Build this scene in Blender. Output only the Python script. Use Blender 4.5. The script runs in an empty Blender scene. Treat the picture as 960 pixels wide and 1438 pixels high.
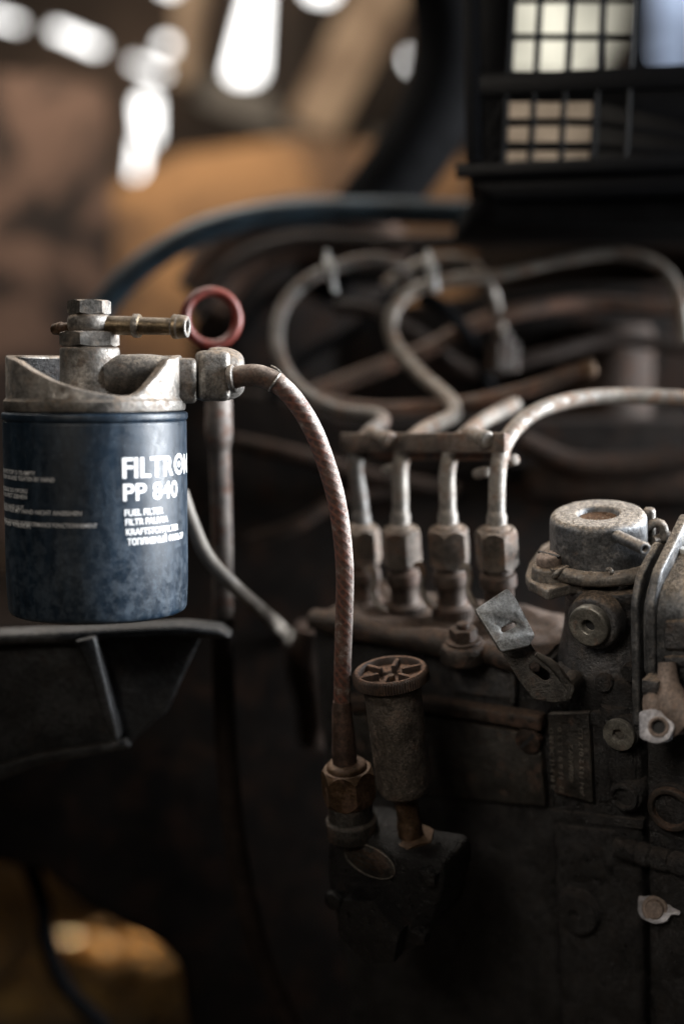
import bpy, bmesh, math, random
from mathutils import Vector, Matrix

random.seed(7)
# ------------------------------------------------------------------ camera, world, light, exposure
SC = bpy.context.scene
COL = SC.collection
FPX = 1997.0                      # focal length in photograph pixels (50 mm on a 36 mm high frame)
PITCH = math.radians(5.5)
CAM = Vector((0, 0, 1.0))
cam_data = bpy.data.cameras.new('camera')
cam_data.sensor_fit = 'VERTICAL'
cam_data.sensor_height = 36.0
cam_data.lens = FPX / 1438.0 * 36.0
cam_data.clip_start = 0.02
cam_data.clip_end = 60
cam_data.dof.use_dof = True
cam_data.dof.focus_distance = 0.602
cam_data.dof.aperture_fstop = 2.3
cam_data.dof.aperture_blades = 0
cam = bpy.data.objects.new('camera', cam_data)
cam.location = CAM
cam.rotation_euler = (math.radians(90) - PITCH, 0, 0)
COL.objects.link(cam)
SC.camera = cam

world = bpy.data.worlds.new('World')
SC.world = world
world.use_nodes = True
wb = world.node_tree.nodes['Background']
wb.inputs[0].default_value = (1.0, 0.90, 0.80, 1)
wb.inputs[1].default_value = 0.006


def area_lamp(name, loc, target, size, power, color, spread=180):
    d = bpy.data.lights.new(name, 'AREA')
    d.shape = 'RECTANGLE'
    d.size, d.size_y = size
    d.energy = power
    d.color = color
    d.spread = math.radians(spread)
    o = bpy.data.objects.new(name, d)
    o.location = loc
    o.rotation_euler = (Vector(target) - Vector(loc)).to_track_quat('-Z', 'Y').to_euler()
    COL.objects.link(o)
    return o


# daylight from an open side, right of the engine and a little above it
area_lamp('daylight_side', (0.98, 0.74, 1.30), (0.0, 0.63, 1.10), (0.55, 0.85), 21.0, (0.93, 0.965, 1.0), 80)
# weaker daylight from the gaps behind and above
area_lamp('daylight_above', (-0.30, 1.05, 1.95), (-0.02, 0.70, 1.08), (0.7, 0.5), 3.0, (1.0, 0.93, 0.84), 70)
# added front fill over the photographer's shoulder, aimed at the pump
area_lamp('front_fill', (-0.32, -0.20, 1.42), (0.20, 0.60, 0.95), (0.35, 0.35), 0.40, (1.0, 0.90, 0.78), 40)
# warm light on the wall and panels in the far background
area_lamp('barn_light', (-0.25, 1.10, 2.0), (-0.25, 2.3, 1.17), (0.8, 0.4), 4.9, (1.0, 0.86, 0.69), 78)
# a shaft of low warm sun that reaches the floor beyond the engine
sp = bpy.data.lights.new('sun_shaft', 'SPOT')
sp.energy = 900
sp.color = (1.0, 0.68, 0.34)
sp.spot_size = math.radians(3.2)
sp.spot_blend = 1.0
sp.shadow_soft_size = 0.02
spo = bpy.data.objects.new('sun_shaft', sp)
spo.location = (-1.6, 2.3, 1.5)
spo.rotation_euler = (Vector((-0.262, 1.72, 0.28)) - Vector(spo.location)).to_track_quat('-Z', 'Y').to_euler()
COL.objects.link(spo)

SC.view_settings.view_transform = 'Standard'
SC.view_settings.look = 'None'
SC.view_settings.exposure = 0.0
SC.view_settings.gamma = 1.0
SC.view_settings.use_curve_mapping = False
SC.render.engine = 'CYCLES'
SC.cycles.use_denoising = True
SC.cycles.max_bounces = 4
SC.cycles.diffuse_bounces = 2
SC.cycles.glossy_bounces = 3
SC.cycles.adaptive_threshold = 0.025
SC.cycles.sample_clamp_indirect = 4.0

# ------------------------------------------------------------------ frames of reference
RT = Vector((1, 0, 0))
UP = Vector((0, math.sin(PITCH), math.cos(PITCH)))
FW = Vector((0, math.cos(PITCH), -math.sin(PITCH)))
MM = 0.001


def P(x, y, d):
    """the point d metres deep that stands at photograph pixel x, y"""
    return CAM + RT * ((x - 480) / FPX * d) + UP * ((719 - y) / FPX * d) + FW * d


def frame(o, z, xh=(1, 0, 0)):
    z = Vector(z).normalized()
    x = Vector(xh)
    x = (x - z * x.dot(z)).normalized()
    y = z.cross(x)
    m = Matrix((x, y, z)).transposed().to_4x4()
    m.translation = o
    return m


# the injection pump leans a little towards us and its left end runs back
ZE = Vector((-.075, -.21, .975)).normalized()
_yaw = math.radians(35)
XE = Vector((math.cos(_yaw), -math.sin(_yaw), 0))
XE = (XE - ZE * XE.dot(ZE)).normalized()
YE = ZE.cross(XE)
OE = P(839, 720, .615)
ME = Matrix((XE, YE, ZE)).transposed().to_4x4()
ME.translation = OE
MEI = ME.inverted()


def e(x, y, z):
    return ME @ Vector((x * MM, y * MM, z * MM))


def ray_plane(px, py, n, o, c):
    d = P(px, py, 1) - CAM
    return CAM + d * ((c * MM - (CAM - o).dot(n)) / d.dot(n))


def EY(px, py, c):
    return ray_plane(px, py, YE, OE, c)


def EZ(px, py, c):
    return ray_plane(px, py, ZE, OE, c)


def vec(px, py, Y):
    """point on the upright plane at world depth Y"""
    return ray_plane(px, py, Vector((0, 1, 0)), Vector((0, 0, 0)), Y * 1000)


# ------------------------------------------------------------------ mesh helpers
def new():
    return bmesh.new()


def rp(pts, r, n=3, closed=False):
    """round the corners of a 2-D polyline"""
    out = []
    N = len(pts)
    for i, p in enumerate(pts):
        p = Vector(p)
        if not closed and i in (0, N - 1):
            out.append((p.x, p.y))
            continue
        a, b = Vector(pts[i - 1]) - p, Vector(pts[(i + 1) % N]) - p
        rr = min(r, a.length * .45, b.length * .45)
        a, b = p + a.normalized() * rr, p + b.normalized() * rr
        for k in range(n + 1):
            t = k / n
            q = a * (1 - t) ** 2 + p * 2 * t * (1 - t) + b * t * t
            out.append((q.x, q.y))
    return out


def lathe(bm, M, prof, seg=40, scale=MM):
    rings = []
    for r, z in prof:
        if r < 1e-6:
            rings.append([bm.verts.new(M @ Vector((0, 0, z * scale)))])
        else:
            rings.append([bm.verts.new(M @ Vector((r * scale * math.cos(2 * math.pi * k / seg),
                                                   r * scale * math.sin(2 * math.pi * k / seg), z * scale))) for k in range(seg)])
    for a, b in zip(rings, rings[1:]):
        if len(a) == 1 and len(b) == 1:
            continue
        for k in range(seg):
            k2 = (k + 1) % seg
            if len(a) == 1:
                bm.faces.new((a[0], b[k2], b[k]))
            elif len(b) == 1:
                bm.faces.new((a[k], a[k2], b[0]))
            else:
                bm.faces.new((a[k], a[k2], b[k2], b[k]))
    return bm


def prism(bm, M, pts, z0, z1, bev=0.0, seg=2, scale=MM):
    """extrude a polygon along local z; coordinates in mm"""
    t = bmesh.new()
    lo = [t.verts.new((x * scale, y * scale, z0 * scale)) for x, y in pts]
    hi = [t.verts.new((x * scale, y * scale, z1 * scale)) for x, y in pts]
    t.faces.new(lo[::-1])
    t.faces.new(hi)
    n = len(pts)
    for i in range(n):
        j = (i + 1) % n
        t.faces.new((lo[i], lo[j], hi[j], hi[i]))
    bmesh.ops.recalc_face_normals(t, faces=t.faces[:])
    if bev:
        ed = [x for x in t.edges if len(x.link_faces) == 2 and x.calc_face_angle(0) > .6]
        bmesh.ops.bevel(t, geom=ed, offset=bev * scale, segments=seg, profile=.6, affect='EDGES', clamp_overlap=True)
    merge(bm, t, M)
    return bm


def merge(bm, t, M):
    vm = {v: bm.verts.new(M @ v.co) for v in t.verts}
    for fa in t.faces:
        try:
            bm.faces.new([vm[v] for v in fa.verts])
        except ValueError:
            pass
    t.free()


def box(bm, M, lo, hi, bev=0.0, seg=2):
    return prism(bm, M, [(lo[0], lo[1]), (hi[0], lo[1]), (hi[0], hi[1]), (lo[0], hi[1])], lo[2], hi[2], bev, seg)


def hexagon(r, rot=0.0, n=6):
    return [(r * math.cos(rot + 2 * math.pi * k / n), r * math.sin(rot + 2 * math.pi * k / n)) for k in range(n)]


def hex_nut(bm, M, r, z0, z1, rot=0.0, ch=.12):
    """hexagon with the chamfered corners of a real nut"""
    n = 48
    ap = r * math.cos(math.pi / 6)

    def edge(a):
        k = (a - rot) % (math.pi / 3) - math.pi / 6
        return ap / math.cos(k)
    h = z1 - z0
    rings = []
    for z, cap in ((z0, ap * .97), (z0, None), (z1, None), (z1, ap * .97)):
        ring = []
        for k in range(n):
            a = 2 * math.pi * k / n + rot
            ex = edge(a)
            drop = (ex - ap) / (r - ap) * ch * min(h, r)
            rr = cap if cap else ex
            zz = z if cap else (z0 + drop if z == z0 else z1 - drop)
            ring.append(bm.verts.new(M @ Vector((rr * MM * math.cos(a), rr * MM * math.sin(a), zz * MM))))
        rings.append(ring)
    for a, b in zip(rings, rings[1:]):
        for k in range(n):
            bm.faces.new((a[k], a[(k + 1) % n], b[(k + 1) % n], b[k]))
    bm.faces.new(rings[0][::-1])
    bm.faces.new(rings[-1])
    return bm


def spline(pts, n=8):
    pts = [Vector(p) for p in pts]
    ext = [pts[0] * 2 - pts[1]] + pts + [pts[-1] * 2 - pts[-2]]
    out = []
    for i in range(1, len(ext) - 2):
        a, b, c, d = ext[i - 1:i + 3]
        for k in range(n):
            t = k / n
            out.append(.5 * ((2 * b) + (c - a) * t + (2 * a - 5 * b + 4 * c - d) * t * t + (3 * b - a - 3 * c + d) * t ** 3))
    out.append(pts[-1])
    return out


def tube(bm, pts, rad, seg=16, n=8, smooth=True, wob=None, cap=True, closed=False):
    """tube through points; rad in mm, a number or one per control point; writes uv (around, length in m)"""
    uvl = bm.loops.layers.uv.verify()
    path = spline(pts, n) if smooth else [Vector(p) for p in pts]
    N = len(path)
    if isinstance(rad, (int, float)):
        rr = [rad] * N
    else:
        rr = []
        for i in range(N):
            t = i / (N - 1) * (len(rad) - 1)
            k = min(int(t), len(rad) - 2)
            rr.append(rad[k] * (1 - t + k) + rad[k + 1] * (t - k))
    tg = []
    for i in range(N):
        if closed:
            a, b = path[i - 1 if i else N - 2], path[(i + 1) if i < N - 1 else 1]
        else:
            a, b = path[max(i - 1, 0)], path[min(i + 1, N - 1)]
        tg.append((b - a).normalized())
    up = Vector((0, 0, 1)) if abs(tg[0].z) < .9 else Vector((1, 0, 0))
    nx = (up - tg[0] * up.dot(tg[0])).normalized()
    rings, L, ln = [], 0.0, []
    for i in range(N):
        if i:
            L += (path[i] - path[i - 1]).length
            nx = (nx - tg[i] * nx.dot(tg[i])).normalized()
        ny = tg[i].cross(nx)
        ring = []
        for k in range(seg):
            a = 2 * math.pi * k / seg
            r = rr[i] * MM
            if wob:
                r *= wob(a, L)
            ring.append(bm.verts.new(path[i] + nx * (r * math.cos(a)) + ny * (r * math.sin(a))))
        rings.append(ring)
        ln.append(L)
    for i in range(N - 1):
        for k in range(seg):
            k2 = (k + 1) % seg
            fa = bm.faces.new((rings[i][k], rings[i][k2], rings[i + 1][k2], rings[i + 1][k]))
            for lp, uv in zip(fa.loops, ((k / seg, ln[i]), ((k + 1) / seg, ln[i]), ((k + 1) / seg, ln[i + 1]), (k / seg, ln[i + 1]))):
                lp[uvl].uv = uv
    if cap and not closed:
        bm.faces.new(rings[0][::-1])
        bm.faces.new(rings[-1])
    return bm


def torus(bm, M, R, r, a0=0.0, a1=2 * math.pi, n=48, seg=14):
    full = abs(a1 - a0 - 2 * math.pi) < 1e-6
    pts = [M @ Vector((R * MM * math.cos(a0 + (a1 - a0) * k / n), R * MM * math.sin(a0 + (a1 - a0) * k / n), 0)) for k in range(n + 1)]
    return tube(bm, pts, r, seg, smooth=False, closed=full)


def plate(bm, M, outline, holes, z0, z1, bev=0.0, scale=MM):
    """flat plate with holes (2-D filled curve), extruded from z0 to z1 along local z"""
    cu = bpy.data.curves.new('tmp', 'CURVE')
    cu.dimensions = '2D'
    cu.fill_mode = 'BOTH'
    cu.extrude = (z1 - z0) * .5 * scale - bev * scale
    cu.bevel_depth = bev * scale
    cu.bevel_resolution = 1
    for ring in [outline] + list(holes):
        s = cu.splines.new('POLY')
        s.points.add(len(ring) - 1)
        s.use_cyclic_u = True
        for q, (x, y) in zip(s.points, ring):
            q.co = (x * scale, y * scale, 0, 1)
    ob = bpy.data.objects.new('tmp', cu)
    COL.objects.link(ob)
    dg = bpy.context.evaluated_depsgraph_get()
    me = bpy.data.meshes.new_from_object(ob.evaluated_get(dg))
    t = bmesh.new()
    t.from_mesh(me)
    for v in t.verts:
        v.co.z += (z0 + z1) * .5 * scale
    bmesh.ops.remove_doubles(t, verts=t.verts[:], dist=1e-7)
    merge(bm, t, M)
    bpy.data.objects.remove(ob)
    bpy.data.curves.remove(cu)
    bpy.data.meshes.remove(me)
    return bm


def text_flat(s, height, width=None, bold=0.0, extrude=0.0, align='LEFT'):
    """verts and faces of a line of lettering, baseline at y 0, capitals `height` mm tall, `width` mm wide"""
    cu = bpy.data.curves.new('tmp', 'FONT')
    cu.body = s
    cu.size = 1.0
    cu.offset = bold
    cu.extrude = 0
    cu.resolution_u = 3
    ob = bpy.data.objects.new('tmp', cu)
    COL.objects.link(ob)
    dg = bpy.context.evaluated_depsgraph_get()
    me = bpy.data.meshes.new_from_object(ob.evaluated_get(dg))
    vs = [v.co.copy() for v in me.vertices]
    fs = [tuple(p.vertices) for p in me.polygons]
    bpy.data.objects.remove(ob)
    bpy.data.curves.remove(cu)
    bpy.data.meshes.remove(me)
    x0 = min(v.x for v in vs)
    x1 = max(v.x for v in vs)
    k = height / .727
    kx = width / (x1 - x0) if width else k
    return [((v.x - x0) * kx, v.y * k) for v in vs], fs, (x1 - x0) * kx


def put_text(bm, tx, mapper):
    vs, fs, w = tx[:3]
    bv = [bm.verts.new(mapper(x, y)) for x, y in vs]
    for fa in fs:
        try:
            bm.faces.new([bv[i] for i in fa])
        except ValueError:
            pass


def root(name, label, cat, loc, group=None):
    o = bpy.data.objects.new(name, None)
    o.empty_display_size = .02
    o.location = loc
    o['label'] = label
    o['category'] = cat
    if group:
        o['group'] = group
    COL.objects.link(o)
    return o


def top_of(o):
    while o.parent:
        o = o.parent
    return o


def obj(name, bm, mat, parent=None, angle=38, label=None, cat=None, kind=None, group=None, base=None):
    """link a bmesh given in world coordinates as one mesh object"""
    L = Vector(top_of(parent).location) if parent else (Vector(base) if base is not None else Vector((0, 0, 0)))
    bmesh.ops.recalc_face_normals(bm, faces=bm.faces[:])
    for v in bm.verts:
        v.co -= L
    me = bpy.data.meshes.new(name)
    bm.to_mesh(me)
    bm.free()
    for p in me.polygons:
        p.use_smooth = True
    me.set_sharp_from_angle(angle=math.radians(angle))
    me.materials.append(mat)
    o = bpy.data.objects.new(name, me)
    COL.objects.link(o)
    if parent:
        o.parent = parent
    else:
        o.location = L
    for k, v in (('label', label), ('category', cat), ('kind', kind), ('group', group)):
        if v:
            o[k] = v
    return o


# ------------------------------------------------------------------ materials
class NT:
    def __init__(self, name):
        self.m = bpy.data.materials.new(name)
        self.m.use_nodes = True
        self.t = self.m.node_tree
        self.b = self.t.nodes['Principled BSDF']
        self.co = self.t.nodes.new('ShaderNodeTexCoord')

    def n(self, typ, **kw):
        x = self.t.nodes.new(typ)
        for k, v in kw.items():
            setattr(x, k, v)
        return x

    def link(self, a, b):
        self.t.links.new(a, b)

    def val(self, sock, v):
        if hasattr(v, 'links'):
            self.link(v, sock)
        elif isinstance(v, (tuple, list)):
            sock.default_value = tuple(v) + ((1,) if len(v) == 3 and len(sock.default_value) == 4 else ())
        else:
            sock.default_value = v

    def noise(self, scale, detail=4, rough=.6, off=0.0, dist=0.0, coord=None):
        mp = self.n('ShaderNodeMapping')
        self.link(coord or self.co.outputs['Object'], mp.inputs[0])
        mp.inputs[1].default_value = (off, off * .7, off * 1.3)
        x = self.n('ShaderNodeTexNoise')
        self.link(mp.outputs[0], x.inputs['Vector'])
        x.inputs['Scale'].default_value = scale
        x.inputs['Detail'].default_value = detail
        x.inputs['Roughness'].default_value = rough
        x.inputs['Distortion'].default_value = dist
        return x.outputs['Fac']

    def ramp(self, v, a, b, lo=0.0, hi=1.0):
        x = self.n('ShaderNodeMapRange', interpolation_type='SMOOTHSTEP')
        self.val(x.inputs[0], v)
        for i, q in ((1, a), (2, b), (3, lo), (4, hi)):
            x.inputs[i].default_value = q
        return x.outputs[0]

    def math(self, op, a, b=0.0, clamp=False):
        x = self.n('ShaderNodeMath', operation=op, use_clamp=clamp)
        self.val(x.inputs[0], a)
        self.val(x.inputs[1], b)
        return x.outputs[0]

    def mix(self, f, a, b):
        x = self.n('ShaderNodeMix', data_type='RGBA')
        self.val(x.inputs[0], f)
        self.val(x.inputs[6], a)
        self.val(x.inputs[7], b)
        return x.outputs[2]

    def mixf(self, f, a, b):
        x = self.n('ShaderNodeMix', data_type='FLOAT')
        self.val(x.inputs[0], f)
        self.val(x.inputs[2], a)
        self.val(x.inputs[3], b)
        return x.outputs[0]

    def bump(self, h, strength, dist):
        x = self.n('ShaderNodeBump')
        self.val(x.inputs['Height'], h)
        x.inputs['Strength'].default_value = strength
        x.inputs['Distance'].default_value = dist
        self.link(x.outputs[0], self.b.inputs['Normal'])

    def normal_z(self):
        g = self.n('ShaderNodeNewGeometry')
        s = self.n('ShaderNodeSeparateXYZ')
        self.link(g.outputs['Normal'], s.inputs[0])
        return s.outputs[2]

    def out(self, col, rough, met=0.0):
        self.val(self.b.inputs['Base Color'], col)
        self.val(self.b.inputs['Roughness'], rough)
        self.val(self.b.inputs['Metallic'], met)
        return self.m


def mul(c, k):
    return tuple(x * k for x in c)


def mul_node(t, c, k):
    return t.mix(1 - k, c, (0, 0, 0))


def worn(name, col, rough=.45, met=.7, dust=.6, dustc=(.30, .26, .215), settle=.5, rust=0.0, rustc=(.16, .065, .03),
         grime=.5, sc=1.0, bump=.35, grain=.0003, dark=.45, speck=.5, spec=.5):
    """used metal: uneven tone, rust blooms, dust lying on what faces up, fine cast grain"""
    t = NT(name)
    big = t.noise(70 * sc, 3, .62, 1.3)
    mid = t.noise(210 * sc, 5, .74, 4.1)
    fine = t.noise(800 * sc, 3, .75, 2.2)
    c = t.mix(t.ramp(big, .35, .68), mul(col, dark), col)
    c = t.mix(t.math('MULTIPLY', t.ramp(mid, .50, .70), grime), c, mul(col, .22))
    c = t.mix(t.ramp(fine, .38, .62), mul_node(t, c, .58), c)
    ro = t.mixf(t.ramp(mid, .3, .7), max(rough - .1, .05), min(rough + .2, 1))
    me = met
    if rust:
        rm = t.math('MULTIPLY', t.ramp(t.noise(110 * sc, 4, .72, 9.7), .62 - .3 * rust, .72 - .22 * rust), min(1, rust + .35))
        c = t.mix(rm, c, t.mix(t.ramp(fine, .35, .65), mul(rustc, .45), rustc))
        ro = t.mixf(rm, ro, .9)
        me = t.mixf(rm, me, 0.0)
    if dust:
        up = t.ramp(t.normal_z(), .15, .9)
        d = t.math('MULTIPLY', up, settle)
        d = t.math('ADD', d, t.math('MULTIPLY', t.ramp(t.noise(160 * sc, 4, .72, 6.3), .42, .72), dust * .6))
        d = t.math('MULTIPLY', d, t.math('ADD', t.math('MULTIPLY', t.ramp(fine, .34, .62), speck), 1.0 - speck * .55), clamp=True)
        c = t.mix(d, c, t.mix(t.ramp(t.noise(560 * sc, 3, .8, 5), .42, .60), mul(dustc, .38), dustc))
        ro = t.mixf(d, ro, .95)
        me = t.mixf(d, me, 0.0)
    t.b.inputs['Specular IOR Level'].default_value = spec
    h = t.math('ADD', t.math('MULTIPLY', mid, .8), t.math('MULTIPLY', fine, .9))
    t.bump(h, bump, grain)
    return t.out(c, ro, me)


def plain(name, col, rough=.6, met=0.0, var=.4, sc=1.0, bump=.2, dist=.0003, spec=.5):
    t = NT(name)
    a = t.noise(90 * sc, 5, .65, 3.3)
    b = t.noise(700 * sc, 4, .7, 1.1)
    c = t.mix(t.ramp(a, .3, .7), mul(col, 1 - var), col)
    t.bump(b, bump, dist)
    t.b.inputs['Specular IOR Level'].default_value = spec
    return t.out(c, t.mixf(b, max(rough - .12, 0.03), min(rough + .12, 1)), met)


def print_mat():
    t = NT('white_print')
    b = t.noise(190, 6, .78, 7.7)
    f = t.noise(700, 4, .8, 1.9)
    w = t.math('MULTIPLY', t.ramp(t.math('ADD', t.math('MULTIPLY', b, .5), t.math('MULTIPLY', f, .5)), .54, .64), .5)
    return t.out(t.mix(w, (.86, .87, .88), (.25, .26, .28)), t.mixf(w, .45, .8), 0.0)


M = {}
M['alu'] = worn('cast_aluminium_dusty', (.37, .35, .325), .38, .72, .95, (.225, .165, .115), .65, .22, (.115, .068, .042), grime=.9, bump=.6, grain=.0004)
M['alu_cap'] = worn('capsule_aluminium', (.24, .25, .265), .40, .8, .55, (.30, .255, .21), .95, .10, (.10, .06, .04), grime=.85, bump=.6, grain=.0004, speck=.9)
M['alu_dark'] = worn('pump_housing_casting', (.12, .12, .125), .36, .6, .4, (.17, .125, .09), .95, .2, (.08, .05, .035), grime=.9, bump=1.0, grain=.0009, speck=.8)
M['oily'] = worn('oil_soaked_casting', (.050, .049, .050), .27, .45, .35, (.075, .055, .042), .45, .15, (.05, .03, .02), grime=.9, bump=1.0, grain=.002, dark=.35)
M['oily_black'] = worn('oil_black_iron', (.011, .010, .010), .30, .3, .06, (.02, .015, .012), .1, .12, (.03, .016, .01), grime=.6, bump=1.0, grain=.0012)
M['cover_brown'] = worn('dull_brown_drum', (.035, .023, .017), .7, 0, .3, (.05, .032, .024), .4, .4, (.06, .03, .018), grime=.4, spec=.15)
M['dirt'] = plain('brown_dirt', (.13, .075, .045), .95, var=.6, sc=4, bump=.8, dist=.0006, spec=.1)
M['brown_cast'] = worn('brown_grimy_casting', (.050, .040, .034), .42, .45, .5, (.095, .058, .038), .75, .4, (.085, .042, .025), grime=.7, bump=.8, grain=.0009)
M['steel'] = worn('zinc_steel', (.36, .34, .31), .38, .85, .45, (.24, .19, .14), .4, .25, (.15, .075, .04), grime=.6, bump=.35)
M['bronze'] = worn('brown_passivated_steel', (.16, .098, .055), .38, .8, .35, (.12, .075, .05), .4, .35, (.095, .045, .025), grime=.7)
M['brass'] = worn('dull_brass_barb', (.25, .19, .12), .36, .95, .6, (.20, .155, .115), .55, .15, (.1, .06, .04), grime=.6)
M['nut'] = worn('union_nut_steel', (.17, .145, .125), .42, .65, .6, (.19, .135, .095), .6, .45, (.12, .065, .04), grime=.6)
M['valve'] = worn('valve_barrel_brown', (.07, .052, .042), .5, .55, .5, (.10, .062, .042), .6, .45, (.085, .04, .024), grime=.5)
M['pipe'] = worn('painted_fuel_pipe', (.28, .255, .225), .38, .3, .5, (.21, .15, .105), .3, .5, (.16, .09, .055), grime=.55, bump=.25)
M['pipe_b'] = worn('dull_fuel_pipe', (.15, .14, .13), .5, .2, .4, (.17, .125, .095), .4, .45, (.13, .075, .05), grime=.5, bump=.2)
M['bar'] = worn('rusty_clamp_bar', (.16, .13, .11), .5, .6, .5, (.22, .16, .115), .6, .5, (.13, .07, .045), grime=.5)
M['lever'] = worn('bare_sheet_steel', (.50, .50, .49), .30, .92, .18, (.2, .17, .14), .25, .22, (.10, .055, .035), grime=.95, bump=.35, sc=1.2)
M['grime_steel'] = worn('grimy_black_steel', (.075, .07, .064), .36, .6, .4, (.12, .088, .064), .4, .3, (.08, .042, .026), grime=.85, bump=.9, grain=.0009)
M['primer'] = worn('primer_barrel_steel', (.31, .27, .235), .34, .75, .3, (.16, .12, .09), .3, .3, (.10, .06, .04), grime=.9, bump=.8, grain=.0006)
M['knob'] = worn('knob_brown_plastic', (.045, .028, .02), .55, 0, .8, (.14, .075, .045), .85, 0, grime=.4, bump=.5)
M['zinc'] = worn('pale_zinc_lever', (.46, .46, .50), .45, .5, .35, (.30, .24, .20), .3, .12, (.22, .14, .10), grime=.25, bump=.3)
M['tan'] = worn('tan_lever_casting', (.30, .235, .20), .6, .2, .5, (.28, .20, .155), .4, .2, (.20, .11, .07), grime=.4)
M['socket'] = worn('dull_bolt_steel', (.33, .32, .285), .40, .7, .4, (.18, .155, .13), .3, .15, grime=.85, sc=1.5)
M['dusty_shade'] = worn('dusty_casting_shaded', (.13, .12, .11), .5, .4, .7, (.27, .225, .18), .6, .1, grime=.6)  # dusty casting, base colour darkened as the hump's shadow side
M['hose_shade_brown'] = plain('brown_hose_shaded_tube', (.030, .021, .017), .6, var=.5, spec=.15)  # serves real hoses, and darkens the dipstick tube's lower length as shade
M['hole'] = plain('inside_of_hole', (.008, .008, .009), .7)
M['white_print'] = print_mat()
M['rubber'] = plain('black_rubber', (.0045, .0045, .005), .85, var=.5, spec=.04)
M['rubber_blue'] = worn('blue_black_hose', (.020, .044, .064), .36, 0, .25, (.10, .12, .13), .15, 0, grime=.4, bump=.2)
M['plastic'] = plain('black_crate_plastic', (.0045, .005, .0065), .40, var=.3, spec=.12)
M['red'] = worn('red_plastic_ring', (.19, .023, .012), .38, 0, .25, (.24, .10, .075), .25, 0, grime=.45, bump=.15)
M['rod'] = worn('rusty_brown_pipe', (.10, .065, .047), .5, .3, .4, (.16, .10, .07), .5, .6, (.15, .07, .04), grime=.4)
M['tie'] = plain('clear_zip_tie', (.42, .42, .41), .35, var=.2)
M['cable'] = plain('grey_cable', (.235, .205, .175), .5, var=.4)
M['tube'] = worn('painted_dipstick_tube', (.25, .21, .185), .5, .1, .35, (.20, .155, .12), .2, .45, (.18, .085, .055), grime=.4)
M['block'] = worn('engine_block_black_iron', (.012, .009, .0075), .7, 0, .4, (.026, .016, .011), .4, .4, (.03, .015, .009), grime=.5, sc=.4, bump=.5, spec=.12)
M['bracket'] = worn('bracket_black_paint', (.075, .076, .079), .45, .3, .4, (.075, .063, .052), .45, .15, (.05, .03, .02), grime=.7, sc=.7, bump=.7, grain=.0008)


def can_paint():
    t = NT('navy_filter_paint')
    st = t.n('ShaderNodeMapping')
    t.link(t.co.outputs['Object'], st.inputs[0])
    st.inputs[3].default_value = (1, 1, .22)
    a = t.noise(42, 4, .7, 3.1, .8)
    b = t.noise(190, 6, .78, 7.7)
    run = t.noise(150, 5, .75, 2.4, .3, st.outputs[0])
    f = t.noise(900, 4, .8, 1.9)
    g = t.noise(330, 4, .8, 5.5)
    sep = t.n('ShaderNodeSeparateXYZ')
    t.link(t.co.outputs['Object'], sep.inputs[0])
    low = t.ramp(sep.outputs[2], .075, .0, 0.0, .55)
    film = t.math('MULTIPLY', t.ramp(a, .42, .62), t.ramp(run, .40, .66))
    rub = t.math('MULTIPLY', t.ramp(b, .47, .60), t.ramp(g, .40, .62))
    spots = t.math('MULTIPLY', t.ramp(f, .58, .66), t.ramp(g, .46, .60))
    d = t.math('ADD', t.math('MULTIPLY', film, .22), t.math('MULTIPLY', spots, .95))
    d = t.math('ADD', d, t.math('MULTIPLY', rub, .07))
    d = t.math('ADD', d, t.math('MULTIPLY', t.math('MULTIPLY', low, t.ramp(b, .44, .60)), .7), clamp=True)
    d = t.math('MULTIPLY', d, .36)
    c = t.mix(d, t.mix(t.ramp(run, .3, .7), (.0038, .0105, .0195), (.008, .0215, .040)), (.185, .235, .29))
    r = t.mixf(d, t.mixf(t.ramp(b, .35, .65), .36, .52), .88)
    t.bump(t.math('ADD', f, t.math('MULTIPLY', b, 1.5)), .22, .0003)
    t.b.inputs['Specular IOR Level'].default_value = .55
    return t.out(c, r, 0.0)


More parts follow.
